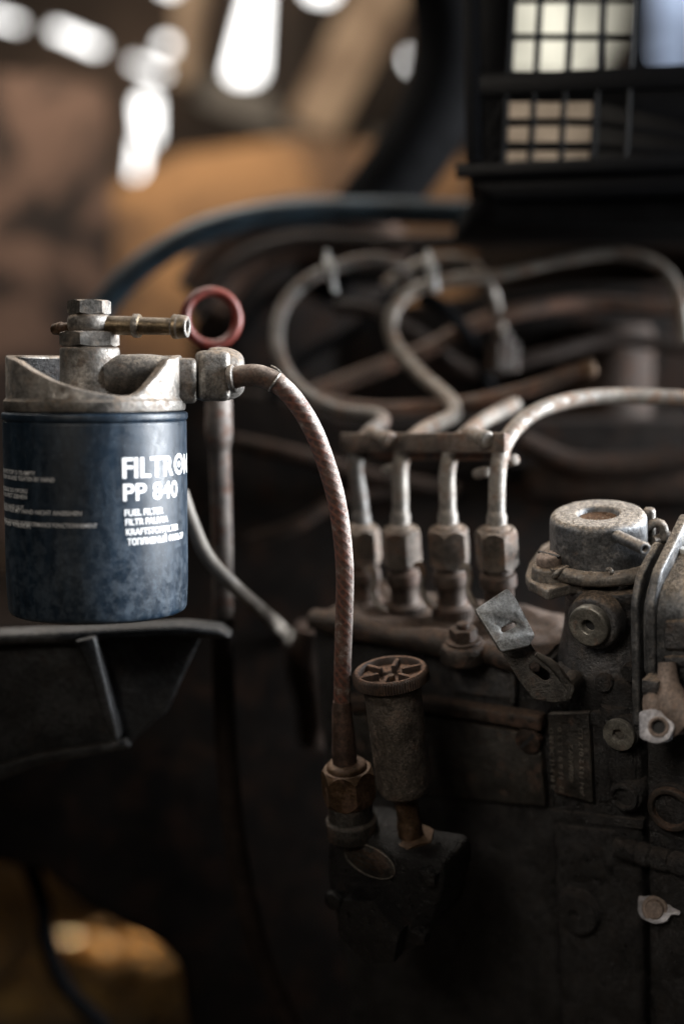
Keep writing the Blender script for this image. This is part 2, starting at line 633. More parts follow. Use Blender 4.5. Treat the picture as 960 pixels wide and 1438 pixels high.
def braid():
    t = NT('braided_hose_cover')
    uv = t.n('ShaderNodeSeparateXYZ')
    t.link(t.co.outputs['UV'], uv.inputs[0])
    s1 = t.math('ADD', t.math('MULTIPLY', uv.outputs[0], 6.0), t.math('MULTIPLY', uv.outputs[1], 230.0))
    s2 = t.math('SUBTRACT', t.math('MULTIPLY', uv.outputs[0], 6.0), t.math('MULTIPLY', uv.outputs[1], 230.0))
    w1 = t.math('SINE', t.math('MULTIPLY', s1, 6.28318))
    w2 = t.math('SINE', t.math('MULTIPLY', s2, 6.28318))
    mid = t.noise(170, 5, .7, 2.7)
    strand = t.math('ADD', t.math('MAXIMUM', w1, t.math('MULTIPLY', w2, .35)), t.math('MULTIPLY', t.math('SUBTRACT', t.noise(320, 4, .75, 6.6), .5), 3.0))
    fine = t.noise(1600, 3, .7, 8.1)
    c = t.mix(t.ramp(strand, -.2, .8), (.040, .018, .013), (.125, .043, .026))
    c = t.mix(t.ramp(mid, .40, .64, 0, .85), c, (.075, .043, .031))
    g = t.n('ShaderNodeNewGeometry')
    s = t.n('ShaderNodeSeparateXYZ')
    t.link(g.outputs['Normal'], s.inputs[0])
    # pale layer, stronger on faces turned right and upward
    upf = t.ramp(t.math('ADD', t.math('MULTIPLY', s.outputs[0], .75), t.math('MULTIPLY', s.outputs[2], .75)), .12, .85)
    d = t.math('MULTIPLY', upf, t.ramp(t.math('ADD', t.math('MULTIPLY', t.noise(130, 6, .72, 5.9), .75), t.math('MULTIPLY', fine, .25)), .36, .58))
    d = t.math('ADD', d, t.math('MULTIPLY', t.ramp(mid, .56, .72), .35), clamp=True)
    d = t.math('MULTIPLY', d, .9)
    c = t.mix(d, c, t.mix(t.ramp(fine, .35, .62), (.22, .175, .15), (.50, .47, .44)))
    t.bump(t.math('ADD', t.math('MULTIPLY', strand, .35), t.math('MULTIPLY', fine, .6)), .55, .0005)
    return t.out(c, t.mixf(d, .7, .92), 0.0)


def background_mat(name, col, col2, sc=5.0, rough=.8, lo=.4, hi=.62):
    t = NT(name)
    a = t.noise(sc, 5, .62, 1.9, .6)
    b = t.noise(sc * 7, 5, .65, 7.1)
    c = t.mix(t.ramp(a, lo, hi), col2, col)
    c = t.mix(t.ramp(b, .5, .75, 0, .4), c, mul(col2, .8))
    t.bump(b, .3, .004)
    return t.out(c, rough)


def emit(name, col, strength):
    t = NT(name)
    t.b.inputs['Base Color'].default_value = (0, 0, 0, 1)
    t.val(t.b.inputs['Emission Color'], col)
    t.b.inputs['Emission Strength'].default_value = strength
    return t.m


def sheet(name, col):
    """thin sheet that glows with the daylight behind it"""
    t = NT(name)
    tr = t.n('ShaderNodeBsdfTranslucent')
    n = t.noise(9, 4, .6, 2.0)
    t.link(t.mix(t.ramp(n, .36, .66), mul(col, .60), col), tr.inputs[0])
    t.link(tr.outputs[0], t.t.nodes['Material Output'].inputs[0])
    return t.m


M['can'] = can_paint()
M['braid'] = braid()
M['sky'] = emit('overcast_sky', (1.0, .985, .96), 4.5)
M['wall'] = background_mat('barn_wall_boards', (.075, .049, .036), (.024, .016, .012), 3.0)
M['rustpanel'] = background_mat('rusty_sheet', (.21, .125, .09), (.028, .019, .016), 9.0, lo=.42, hi=.58)
M['ochre'] = background_mat('ochre_panel', (.37, .20, .088), (.085, .048, .029), 4.2, lo=.38, hi=.64)
M['greybeam'] = background_mat('grey_painted_beam', (.15, .14, .13), (.085, .075, .07), 8.0)
M['brownbeam'] = background_mat('brown_timber', (.40, .30, .215), (.19, .13, .09), 8.0)
M['floor'] = background_mat('dirt_floor', (.075, .05, .028), (.022, .015, .010), 30.0, rough=.55)
M['straw'] = plain('dry_straw', (.52, .29, .09), .22)
M['straw_dark'] = plain('brown_chips', (.17, .095, .038), .4, var=.7, sc=.6)
M['cream'] = sheet('sky_dimming_sheet', (.60, .59, .54))
M['bluesheet'] = sheet('blue_tarpaulin', (.46, .51, .60))
M['brownstuff'] = background_mat('brown_sacking', (.60, .54, .48), (.20, .17, .145), 32.0)

# ================================================================== the setting
g = new()
prism(g, Matrix(), [(-6000, -2000), (6000, -2000), (6000, 7000), (-6000, 7000)], -60, 0)
gz = .28
for v in g.verts:
    v.co.z += gz
obj('ground', g, M['floor'], kind='structure')

sky = new()
prism(sky, frame(Vector((0, 3.6, 1.5)), (0, -1, 0)), [(-2600, -700), (2600, -700), (2600, 1700), (-2600, 1700)], 0, 10)
obj('sky', sky, M['sky'], kind='structure')

# barn wall with gaps between and over its boards, where the daylight shows
YW = 2.6
WM = frame(Vector((0, YW, 1.0)), (0, -1, 0))
WMI = WM.inverted()


def on_wall(x, y, Y=YW):
    q = WMI @ vec(x, y, Y)
    return (q.x * 1000, q.y * 1000)


def slit(x0, y0, r0, x1, y1, r1, n=7):
    a = math.atan2(y1 - y0, x1 - x0)
    pts = [(x0 + r0 * math.cos(a + math.pi / 2 + math.pi * k / n), y0 + r0 * math.sin(a + math.pi / 2 + math.pi * k / n)) for k in range(n + 1)]
    pts += [(x1 + r1 * math.cos(a - math.pi / 2 + math.pi * k / n), y1 + r1 * math.sin(a - math.pi / 2 + math.pi * k / n)) for k in range(n + 1)]
    return [on_wall(*p) for p in pts]


holes = [slit(-30, 18, 5, 26, 34, 6), slit(78, 42, 7, 136, 66, 8), slit(188, 88, 5, 228, 103, 6), slit(232, 62, 9, 238, 66, 9),
         slit(206, 146, 15, 208, 190, 13), slit(200, 200, 10, 192, 250, 7),
         [on_wall(*p) for p in ((361, -60), (377, -60), (368, 106), (358, 116), (332, 116), (318, 104))],
         slit(446, -18, 18, 456, -14, 16), slit(236, -22, 12, 246, -20, 12), slit(516, -26, 8, 522, -26, 8), slit(576, 80, 5, 578, 92, 5),
         [on_wall(*p) for p in ((690, -190), (894, -190), (894, 120), (690, 108))],
         [on_wall(*p) for p in ((905, -190), (1090, -190), (1090, 110), (905, 120))]]
w = new()
plate(w, WM, [on_wall(*p) for p in ((-900, -560), (1900, -560), (1900, 1000), (-900, 1000))], holes, -12, 12)
obj('barn_wall', w, M['wall'], label='dark brown boarded wall with bright gaps, far behind the engine', cat='wall')

w = new()
plate(w, WM, [on_wall(*p) for p in ((680, -200), (899, -200), (899, 128), (680, 116))], [], -24, -20)  # translucent sheet added to dim the bright sky in this opening
obj('sky_dimming_sheet', w, M['cream'], label='added pale cream sheet dimming the sky behind the small crate windows', cat='sheet')
w = new()
plate(w, WM, [on_wall(*p) for p in ((902, -200), (1100, -200), (1100, 116), (902, 126))], [], -34, -30)
for k in range(9):
    y = 62 + k * 6
    tube(w, [WM @ Vector((on_wall(900 + k * 4, y + 40)[0] * MM, on_wall(900, y + 40)[1] * MM, .04)), WM @ Vector((on_wall(1050, y - 20)[0] * MM, on_wall(1050, y - 20)[1] * MM, .04))], 2.5, 6, smooth=False)
obj('blue_tarpaulin', w, M['bluesheet'], label='blue pleated tarpaulin seen through the rounded handle hole of the crate', cat='tarpaulin')


def upright(name, px, Y, thick, mat, label, cat, bev=4, lean=0.0):
    """a board-like thing given by its outline at depth Y"""
    m = frame(Vector((0, Y, 1.0)), (0, -1, 0))
    mi = m.inverted()
    pts = [((mi @ vec(x, y, Y)).x * 1000, (mi @ vec(x, y, Y)).y * 1000) for x, y in px]
    b = new()
    prism(b, m, pts, -thick, 0, bev)
    return obj(name, b, mat, label=label, cat=cat)


upright('rusty_sheet', [(-120, 96), (60, 102), (150, 122), (158, 330), (156, 760), (-120, 760)], 1.55, 14, M['rustpanel'],
        'blotchy rust brown metal sheet standing behind the fuel filter', 'metal sheet')
upright('ochre_panel', [(150, 268), (250, 214), (420, 190), (560, 205), (660, 222), (660, 820), (150, 820)], 1.95, 20, M['ochre'],
        'ochre yellow panel behind the blue black hose', 'panel', 10)
upright('timber', [(515, -60), (602, -60), (470, 196), (404, 166)], 2.2, 50, M['brownbeam'], 'slanting brown timber between two bright gaps', 'timber')
upright('timber', [(250, -60), (300, -60), (268, 120), (240, 112)], 2.25, 40, M['brownbeam'], 'narrow dark timber left of the tall teardrop gap', 'timber')
upright('timber', [(392, -60), (420, -60), (408, 150), (384, 150)], 2.28, 40, M['wall'], 'dark timber right of the tall teardrop gap', 'timber')
upright('steel_beam', [(262, 92), (420, 148), (740, 262), (720, 300), (420, 196), (262, 140)], 2.32, 40, M['greybeam'],
        'grey steel beam slanting down across the bright gaps', 'beam', 3)
upright('sacking', [(690, 128), (850, 120), (1000, 135), (1000, 300), (690, 300)], 2.2, 60, M['brownstuff'], 'brown sacking seen through the lower crate windows', 'sacking', 12)

upright('roof_edge', [(886, -60), (920, -60), (920, 112), (822, 112), (846, 88), (866, 58), (878, 20)], 2.5, 30, M['wall'], 'dark jagged edge behind the right hand crate windows', 'timber', 2)
# straw-strewn scrap of floor in the sun: loose stalks and lumps
st = new()
for k in range(230):
    c = vec(random.uniform(-40, 300), random.uniform(1225, 1440), 1.0) - CAM
    c = CAM + c * ((gz - 1.0) / c.z) + Vector((0, 0, random.uniform(.001, .012)))
    a = random.uniform(0, math.pi)
    d = Vector((math.cos(a), math.sin(a), random.uniform(-.25, .25))) * random.uniform(.008, .03)
    tube(st, [c - d, c + d], random.uniform(.8, 3.2), 5, smooth=False)
obj('straw', st, M['straw'], kind='stuff', label='dry straw and chips on the sunlit floor', cat='straw')

rb = new()
for k in range(90):
    c = vec(random.uniform(-60, 310), random.uniform(1215, 1450), 1.0) - CAM
    c = CAM + c * ((gz - 1.0) / c.z)
    t_ = bmesh.new()
    bmesh.ops.create_icosphere(t_, subdivisions=1, radius=random.uniform(.006, .022))
    for v in t_.verts:
        v.co *= random.uniform(.65, 1.25)
        v.co.z *= .7
    merge(rb, t_, Matrix.Translation(c + Vector((0, 0, .004))))
obj('rubble', rb, M['straw_dark'], kind='stuff', label='lumps of dirt and chips on the floor beyond the engine', cat='rubble', angle=20)

# ================================================================== engine mass
ER = root('engine_block', 'black engine block filling the dark behind pump and filter', 'engine', P(480, 1200, .95))
m = frame(Vector((0, .86, 1.0)), (0, -1, 0))
mi = m.inverted()


def wl(px, Y):
    out = []
    for x, y in px:
        q = mi @ vec(x, y, Y)
        out.append((q.x * 1000, q.y * 1000))
    return out


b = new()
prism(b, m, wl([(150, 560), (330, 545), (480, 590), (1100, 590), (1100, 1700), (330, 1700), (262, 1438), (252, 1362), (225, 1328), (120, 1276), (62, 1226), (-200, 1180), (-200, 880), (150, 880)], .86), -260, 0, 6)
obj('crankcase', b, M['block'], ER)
b = new()
prism(b, m, wl([(735, 650), (1100, 640), (1100, 706), (740, 700)], .85), 0, 16, 5)
obj('head_flange', b, M['cover_brown'], ER)
b = new()
prism(b, m, wl([(560, 640), (730, 640), (730, 668), (560, 668)], .85), 0, 10, 4)
obj('gasket_rail', b, M['block'], ER)
b = new()
lathe(b, frame(P(846, 650, .955), (0, 0, 1)), rp([(0, 92), (30, 92), (32, 86), (32, 14), (35, 12), (35, 0), (0, 0)], 2.5), 40)
obj('injector_cover', b, M['cover_brown'], ER)
b = new()
lathe(b, frame(P(425, 470, 1.12), (.15, -1, .1)), rp([(0, 30), (60, 30), (66, 24), (82, 10), (85, 0), (85, -80), (0, -80)], 6), 56)
obj('flywheel_cover', b, M['block'], ER)
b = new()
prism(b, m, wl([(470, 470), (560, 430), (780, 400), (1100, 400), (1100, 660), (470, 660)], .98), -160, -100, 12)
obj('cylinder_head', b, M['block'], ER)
b = new()
hex_nut(b, frame(P(866, 330, .86), (0, 0, 1)), 11, -4, 6, .3)
obj('cover_nut', b, M['steel'], ER)
b = new()
tube(b, [P(280, 420, 1.0), P(330, 352, 1.0), P(410, 322, 1.0), P(500, 330, 1.0), P(570, 380, 1.0)], [20, 24, 24, 22, 18], 16)
obj('intake_elbow', b, M['rod'], ER)
b = new()
tube(b, [P(445, 880, .80), P(440, 930, .805), P(446, 985, .81), P(440, 1040, .82)], [12, 16, 13, 9], 18)
obj('casting_bulge', b, M['cover_brown'], ER)
for pts_, r_ in (([(330, 620, .845), (420, 640, .84), (520, 668, .845), (640, 690, .85)], 5), ([(350, 760, .845), (420, 735, .84), (480, 700, .845), (560, 690, .85)], 4),
                 ([(730, 620, .84), (800, 650, .84), (880, 652, .84), (980, 640, .84)], 7)):
    b = new()
    tube(b, [P(*p) for p in pts_], r_, 14)
    obj('oil_gallery', b, M['cover_brown'], ER)
# dark shelf that the crate stands on
b = new()
prism(b, frame(P(830, 318, .76), (0, 0, 1)), rp([(-66, -10), (300, -10), (300, 112), (-66, 112)], 14, 4, True), 1, 13, 3)
obj('air_cleaner_lid', b, M['rubber'], label='black lid under the plastic crate', cat='lid')

# ================================================================== hoses and pipes in the background
def pipe(name, pts, r, mat, label, cat, group=None, seg=16, n=8, ends=None):
    b = new()
    tube(b, [P(*p) for p in pts], r, seg, n)
    return obj(name, b, mat, label=label, cat=cat, group=group)


pipe('intake_hose', [(620, -60, 1.02), (634, 30, 1.02), (630, 110, 1.02), (596, 190, 1.02), (545, 262, 1.02), (490, 330, 1.02), (450, 400, 1.05)], [28, 28, 28, 27, 26, 24, 22], M['rubber'],
     'thick black rubber hose bending down beside the crate', 'hose', seg=24)
pipe('coolant_hose', [(120, 470, .90), (160, 412, .90), (210, 366, .90), (290, 322, .90), (390, 300, .91), (520, 296, .92), (700, 302, .93), (850, 310, .93), (1000, 318, .93)], 8.4, M['rubber_blue'],
     'blue black hose arching over the engine behind the filter', 'hose', seg=24)
pipe('rusty_pipe', [(430, 556, .86), (520, 521, .86), (600, 490, .86), (660, 458, .86), (725, 437, .86), (820, 425, .87), (900, 430, .87), (1000, 436, .87)], 5.0, M['rod'],
     'rust brown pipe running level to the right edge', 'pipe')
RODP = [(395, 540, .80), (440, 560, .80), (520, 574, .80), (600, 572, .80), (680, 562, .79), (750, 543, .785), (808, 522, .78), (826, 517, .78)]
rr_ = root('control_rod', 'dark brown rod with a rusty open end above the clamp bar', 'rod', P(*RODP[0]))
b = new()
tube(b, [P(*p) for p in RODP], 4.2, 16)
obj('shaft', b, M['rod'], rr_)
b = new()
dd = (P(826, 517, .78) - P(808, 522, .78)).normalized()
lathe(b, frame(P(820, 519, .779), dd), rp([(0, -2), (3.8, -2), (5.3, 0), (5.3, 5), (3.2, 6), (3.0, 2), (0, 2)], .6), 20)
obj('end_collar', b, M['bronze'], rr_)

# the four steel injector pipes
inj = [
    ('grey injector pipe from the rear valve, looping round behind the zip tie', M['pipe_b'],
     [(509, 742, .704), (505, 700, .704), (499, 660, .702), (503, 630, .705), (520, 606, .715), (537, 594, .73), (528, 583, .745), (480, 577, .76), (435, 557, .775), (402, 522, .79), (389, 480, .80), (396, 435, .81), (425, 399, .815), (470, 376, .82), (520, 364, .825), (556, 372, .83), (575, 395, .84)]),
    ('grey injector pipe from the second valve, looping wide to the right edge', M['pipe'],
     [(562, 742, .688), (562, 700, .688), (562, 655, .687), (574, 622, .692), (598, 602, .71), (622, 591, .735), (638, 580, .755), (628, 558, .775), (588, 524, .80), (556, 486, .815), (548, 452, .82), (566, 418, .825), (610, 399, .83), (700, 384, .83), (790, 364, .83), (866, 356, .83), (924, 374, .83), (952, 415, .83), (962, 480, .83)]),
    ('grey injector pipe from the third valve, cut short behind the bar', M['pipe'],
     [(629, 742, .672), (628, 700, .672), (628, 660, .671), (636, 632, .675), (654, 610, .69), (676, 592, .71), (694, 582, .73), (722, 568, .76)]),
    ('pale grey injector pipe from the front valve, curving to the right edge', M['pipe'],
     [(697, 745, .655), (697, 700, .655), (699, 658, .654), (706, 628, .657), (724, 600, .664), (756, 576, .674), (806, 561, .686), (870, 556, .695), (990, 561, .70)]),
]
for lab, mt, pts in inj:
    r = root('injector_pipe', lab, 'pipe', P(*pts[0]), 'injector pipes of the pump')
    b = new()
    tube(b, [P(*p) for p in pts], 3.9, 18, 8)
    obj('steel_tube', b, mt, r)
    b = new()
    x, y, d = pts[0]
    lathe(b, frame(P(x, y + 8, d), P(*pts[1]) - P(*pts[0])), rp([(3.6, 0), (4.7, 0), (4.7, 9), (4.1, 11), (3.6, 11)], .5), 20)
    obj('sleeve', b, mt, r)

pipe('return_pipe', [(540, 402, .85), (575, 378, .85), (620, 364, .85), (662, 372, .85), (688, 405, .85), (700, 450, .86), (704, 480, .86)], 3.6, M['pipe'],
     'thin pale return pipe arching through the second zip tie', 'pipe')
b = new()
hex_nut(b, frame(P(705, 500, .86), (0, 0, 1)), 10.5, -9, 9, .2)
lathe(b, frame(P(705, 500, .86), (0, 0, 1)), [(0, 9), (5.5, 9), (5.5, 14), (0, 14)], 16)
obj('return_union', b, M['brown_cast'], label='dull brown hexagon union under the thin return pipe', cat='union nut')
pipe('dark_cable', [(590, 415, .84), (622, 432, .84), (650, 462, .85), (672, 498, .86), (690, 560, .88)], 4.2, M['rubber'], 'short dark cable dropping from the second zip tie', 'cable')
pipe('dark_cable', [(330, 470, .92), (380, 420, .92), (450, 388, .90), (530, 392, .89), (600, 385, .88), (680, 374, .88)], 4.4, M['rubber'], 'dark cable bundled along the pipes by both zip ties', 'cable')
pipe('dark_hose', [(270, 440, .95), (330, 372, .95), (420, 338, .95), (540, 342, .95), (680, 338, .95), (820, 334, .95), (990, 340, .95)], 6.0, M['hose_shade_brown'], 'dark brown hose just under the blue black one', 'hose')
pipe('dark_hose', [(470, 430, .87), (530, 440, .87), (600, 480, .88), (660, 520, .885), (760, 500, .89), (860, 478, .90), (990, 492, .90)], 4.6, M['hose_shade_brown'], 'dark brown hose sagging behind the rusty pipe to the right edge', 'hose')
pipe('dark_hose', [(380, 560, .86), (430, 500, .87), (500, 462, .88), (560, 400, .89), (590, 350, .90)], 4.0, M['rubber'], 'thin black hose rising through the first pipe loop', 'hose')
for lab, x, y, d in (('clear zip tie with a tail around the first pipe bundle', 464, 386, .812), ('clear zip tie with a tail around the second pipe bundle', 606, 386, .822)):
    r = root('zip_tie', lab, 'zip tie', P(x, y, d), 'zip ties on the pipes')
    b = new()
    ax = P(x + 40, y - 12, d) - P(x, y, d)
    torus(b, frame(P(x, y, d + .004), ax), 9.5, 1.5, n=24, seg=8)
    obj('strap', b, M['tie'], r)
    b = new()
    tube(b, [P(x + 4, y + 22, d - .008), P(x + 2, y - 6, d - .013), P(x - 6, y - 34, d - .008)], 1.3, 8)
    obj('tail', b, M['tie'], r)
    b = new()
    box(b, frame(P(x + 1, y - 6, d - .013), (0, -1, .1)), (-3, -3.5, -2), (3, 3.5, 2), .6)
    obj('buckle', b, M['tie'], r)

# ================================================================== crate
CA = math.radians(2.6)
CRM = frame(P(650, 243, .74), (-.10, -1, 0.02), (math.cos(CA), .0, math.sin(CA) * .55))
CRI = CRM.inverted()
CN = CRM.to_3x3() @ Vector((0, 0, 1))


def on_crate(x, y):
    q = CRI @ ray_plane(x, y, CN, CRM.translation, 0)
    return (q.x * 1000, q.y * 1000)


def rectpx(x0, y0, x1, y1, dx=0):
    return [on_crate(x0 - dx * y0, y0), on_crate(x1 - dx * y0, y0), on_crate(x1 - dx * y1, y1), on_crate(x0 - dx * y1, y1)]


CR = root('plastic_crate', 'black plastic crate with small square windows, standing over the engine', 'crate', CRM.translation)
hs = []
K = .055
for (x0, x1) in ((724, 758), (762, 801), (806, 845), (851, 888)):
    hs.append(rp(rectpx(x0, -46, x1, -3, K), 1, 2, True))
    hs.append(rp(rectpx(x0, 2, x1, 48, K), 1, 2, True))
    hs.append(rp(rectpx(x0, 54, x1, 100, K), 1, 2, True))
for (x0, x1) in ((722, 753), (760, 796), (802, 840)):
    for (y0, y1) in ((141, 167), (175, 200), (210, 234)):
        hs.append(rp(rectpx(x0, y0, x1, y1, K), .8, 2, True))
hs.append(rp([on_crate(*p) for p in ((905, -40), (1010, -40), (1010, 92), (905, 96), (899, 70))], 7, 4, True))
b = new()
o0, o1 = on_crate(650, 243), on_crate(676, -200)
plate(b, CRM, [on_crate(672, -200), on_crate(1250, -200), on_crate(1250, 236), on_crate(656, 243)], hs, -3, 0, .4)
obj('front_wall', b, M['plastic'], CR)
WID = on_crate(1250, 236)[0]
HGT = on_crate(672, -200)[1]
for nm, (x0, x1, y0, y1, z0, z1) in {
        'bottom_rim': (-4, WID, -3, 4, -1, 5),
        'mid_rail': (8, WID, on_crate(700, 136)[1], on_crate(700, 104)[1], .5, 3),
        'corner_post': (1.5, 9, 4, HGT, .5, 5)}.items():
    b = new()
    box(b, CRM, (x0, y0, z0), (x1, y1, z1), 1.2)
    obj(nm, b, M['plastic'], CR)
for x in (718, 757, 800, 845, 890):
    b = new()
    a0, a1 = on_crate(x - K * 240, 238), on_crate(x + K * 120, -120)
    tube(b, [CRM @ Vector((a0[0] * MM, a0[1] * MM, .0015)), CRM @ Vector((a1[0] * MM, a1[1] * MM, .0015))], 1.3, 8, smooth=False)
    obj('upright_rib', b, M['plastic'], CR)
b = new()
box(b, CRM, (2, 0, -240), (WID, 6, -4), 1.5)
obj('floor', b, M['plastic'], CR)
b = new()
box(b, CRM, (2, 6.5, -240), (5, 40, -6), 1)
box(b, CRM, (2, 52, -240), (5, HGT, -6), 1)
box(b, CRM, (2, 40, -240), (5, 52, -190), 1)
obj('side_wall', b, M['plastic'], CR)
b = new()
box(b, CRM, (5.5, 6.5, -240), (WID, 16, -236), 1)
obj('back_rail', b, M['plastic'], CR)
b = new()
plate(b, CRM, [(6, -4), (WID, -4), (WID, -13), (16, -13)], [], -230, -3, .5)
obj('underside_skirt', b, M['plastic'], CR)

# ================================================================== fuel filter
FA = P(134, 577, .600)
cdir = Vector((CAM.x - FA.x, CAM.y - FA.y, 0)).normalized()
FM = frame(FA, (0, 0, 1), Vector((-cdir.y, cdir.x, 0)))       # local -y looks at the camera
FMI = FM.inverted()


def cyl_hit(px, py, R):
    """angle (0 towards the camera, positive to the right) and height in mm where a pixel meets the upright cylinder"""
    o = FMI @ CAM
    d = (FMI.to_3x3() @ (P(px, py, 1) - CAM))
    R *= MM
    A = d.x ** 2 + d.y ** 2
    Bq = o.x * d.x + o.y * d.y
    Cq = o.x ** 2 + o.y ** 2 - R * R
    disc = Bq * Bq - A * Cq
    t = (-Bq - math.sqrt(max(disc, 0))) / A
    p = o + d * t
    return math.atan2(p.x, -p.y), p.z * 1000


RC = 38.2
zb = cyl_hit(138, 878, RC - 3)[1]
FR = root('fuel_filter', 'round navy black fuel filter can with white FILTRON lettering', 'fuel filter', FA + Vector((0, 0, zb * MM)))
b = new()
prof = [(0, zb + 1.5)] + [(r, z) for r, z in rp([(28, zb + 1.5), (30, zb), (RC - 1.2, zb + .2), (RC, zb + 9), (RC, -5.2), (RC - 1.0, -4.6), (RC - 1, -4)], 2.6, 5)]
prof = [(0, zb + 1.5)] + rp([(27, zb + 1.5), (31, zb), (RC - .8, zb + .3), (RC, zb + 14), (RC, -4.4), (RC - .9, -3.6)], 7.5, 6)
lathe(b, FM, prof, 96)
can = obj('can', b, M['can'], FR)
b = new()
lathe(b, FM, rp([(RC - 1.4, -4.2), (RC - .2, -4.0), (RC + .5, -3), (RC + .5, -.8), (RC - .8, -.1), (30, -.1)], .9, 4), 96)
obj('rolled_seam', b, M['can'], FR)


def on_can(R=RC + .09):
    def mp(th0, z0):
        def f(x, y):
            th = th0 + x / RC
            return FM @ Vector((R * MM * math.sin(th), -R * MM * math.cos(th), (z0 + y) * MM))
        return f
    return mp


def heavy(b, s, h, wd, t0, z0, dx=0.0, w=.3):
    """bold lettering: the same line laid side by side and up and down"""
    tx = text_flat(s, h - w * .6, wd - w)
    for k, (ox, oy) in enumerate(((0, 0), (w * .5, .0), (w, 0), (0, w * .6), (w * .5, w * .6), (w, w * .6))):
        mp = on_can(RC + .08 + .012 * k)(t0, z0)
        put_text(b, tx, lambda x, y: mp(x + dx + ox, y + oy))


def print_line(name, s, x0, ybase, x1, height, bold, parent):
    t0, z0 = cyl_hit(x0, ybase, RC)
    t1 = cyl_hit(x1, ybase, RC)[0]
    b = new()
    heavy(b, s, height, (t1 - t0) * RC, t0, z0, 0.0, bold * height)
    return obj(name, b, M['white_print'], parent)


t0, z0 = cyl_hit(172, 672, RC)
b = new()
heavy(b, 'FILTR', 8.8, 26.0, t0, z0, 0.0, .62)
# the O of the name is a ring with a dot in it
oc = 26.0 + 5.2
for k in range(2):
    ro, ri = ((4.5, 2.7), (1.35, 0.0))[k]
    ring = [(math.cos(2 * math.pi * j / 28), math.sin(2 * math.pi * j / 28)) for j in range(28)]
    mp = on_can()(t0, z0)
    vo = [b.verts.new(mp(oc + c * ro, 4.4 + s * ro)) for c, s in ring]
    if ri:
        vi = [b.verts.new(mp(oc + c * ri, 4.4 + s * ri)) for c, s in ring]
        for j in range(28):
            b.faces.new((vo[j], vo[(j + 1) % 28], vi[(j + 1) % 28], vi[j]))
    else:
        b.faces.new(vo)
heavy(b, 'N', 8.8, 7.4, t0, z0, oc + 5.2, .62)
obj('name_print', b, M['white_print'], FR)
print_line('number_print', 'PP 840', 173, 704, 249, 7.4, .06, FR)
for s, x0, y, x1, h in (('FUEL FILTER', 175, 725, 229, 2.8), ('FILTR PALIWA', 176, 738, 236, 2.8), ('KRAFTSTOFFFILTER', 177, 752, 250, 2.8), ('ТОПЛИВНЫЙ ФИЛЬТР', 179, 766, 257, 2.8)):
    print_line('type_print', s, x0, y, x1, h, .09, FR)
for s, x1, y in (('WYMIENIAC FILTR PO STOP I S. TO EMPTY', 50, 668), ('OIL GASKET SCREW ON AND TIGHTEN BY HAND', 77, 677),
                 ('OLEJEM USZCZELKE DO OPORU', 39, 693), ('DICHTUNG ZU FEST ZIEHEN', 38, 701),
                 ('ANZIEHEN VON HAND NUT', 34, 716), ('FILTER WECHSELN NUR MIT HAND NICHT ANZIEHEN', 115, 724),
                 ('FILTRE CHANGER DES QUE BAISSE DE PERFORMANCE FONCTIONNEMENT', 137, 741), ('JOINT, PUIS VISSER', 44, 742)):
    t1, z1 = cyl_hit(x1, y, RC)
    b = new()
    wd = max(.5, (t1 + 1.75)) * RC
    put_text(b, text_flat(s, 1.75, wd, .01), on_can()(t1 - wd / RC, z1))
    obj('instruction_print', b, M['white_print'], FR)

# ------------------------------------------------------------------ filter head
HR = root('filter_head', 'dusty cast aluminium filter head with scooped front, on top of the can', 'filter head', FA + Vector((0, 0, .0003)))
sw = [cyl_hit(x, y, 36.5) for x, y in ((7, 499), (22, 506), (45, 521), (75, 535), (110, 546), (145, 553), (172, 556), (186, 555), (200, 548), (218, 529), (238, 504), (246, 503))]
ztop = 23.5


def rim(th):
    if th <= sw[0][0]:
        return ztop + (sw[0][1] - ztop) * max(0, 1 - (sw[0][0] - th) / .35)
    if th >= sw[-1][0]:
        return ztop + (sw[-1][1] - ztop) * max(0, 1 - (th - sw[-1][0]) / .35)
    for (ta, za), (tb, zb_) in zip(sw, sw[1:]):
        if ta <= th <= tb:
            u = (th - ta) / (tb - ta)
            return za + (zb_ - za) * u
    return ztop


b = new()
NS = 144
rings = []
for k in range(NS):
    th = -math.pi + 2 * math.pi * k / NS
    h = rim(th)
    sx, cy = math.sin(th), -math.cos(th)
    prof = [(36.0, .2), (37.6, .4), (37.9, 1.2), (37.7, 4.4), (36.9, 5.2), (36.6, 6.0), (36.5, max(h - .8, 6.1)), (36.0, max(h - .1, 6.5)), (35.2, max(h, 6.6)), (32.6, max(h - .2, 6.5)), (31.8, max(h - 1.0, 6.2)), (31.2, 5.2), (28, 4.6), (0.5, 4.6)]
    rings.append([b.verts.new(FM @ Vector((r * sx * MM, r * cy * MM, z * MM))) for r, z in prof])
for k in range(NS):
    a, c = rings[k], rings[(k + 1) % NS]
    for i in range(len(a) - 1):
        b.faces.new((a[i], c[i], c[i + 1], a[i + 1]))
bowl = obj('bowl', b, M['alu'], HR, 40)
cx = FM @ Vector((-1.8 * MM, 0, 0))
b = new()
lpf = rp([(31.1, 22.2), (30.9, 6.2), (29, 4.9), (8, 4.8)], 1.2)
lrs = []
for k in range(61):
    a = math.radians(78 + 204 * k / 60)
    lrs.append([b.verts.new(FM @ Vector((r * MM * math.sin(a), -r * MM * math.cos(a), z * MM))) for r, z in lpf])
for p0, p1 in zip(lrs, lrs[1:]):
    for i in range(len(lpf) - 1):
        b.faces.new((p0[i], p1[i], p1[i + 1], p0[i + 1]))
obj('dark_lining', b, M['oily'], HR)  # separate darker lining over the bowl's back wall and floor
BM = FM.copy()
BM.translation = cx
b = new()
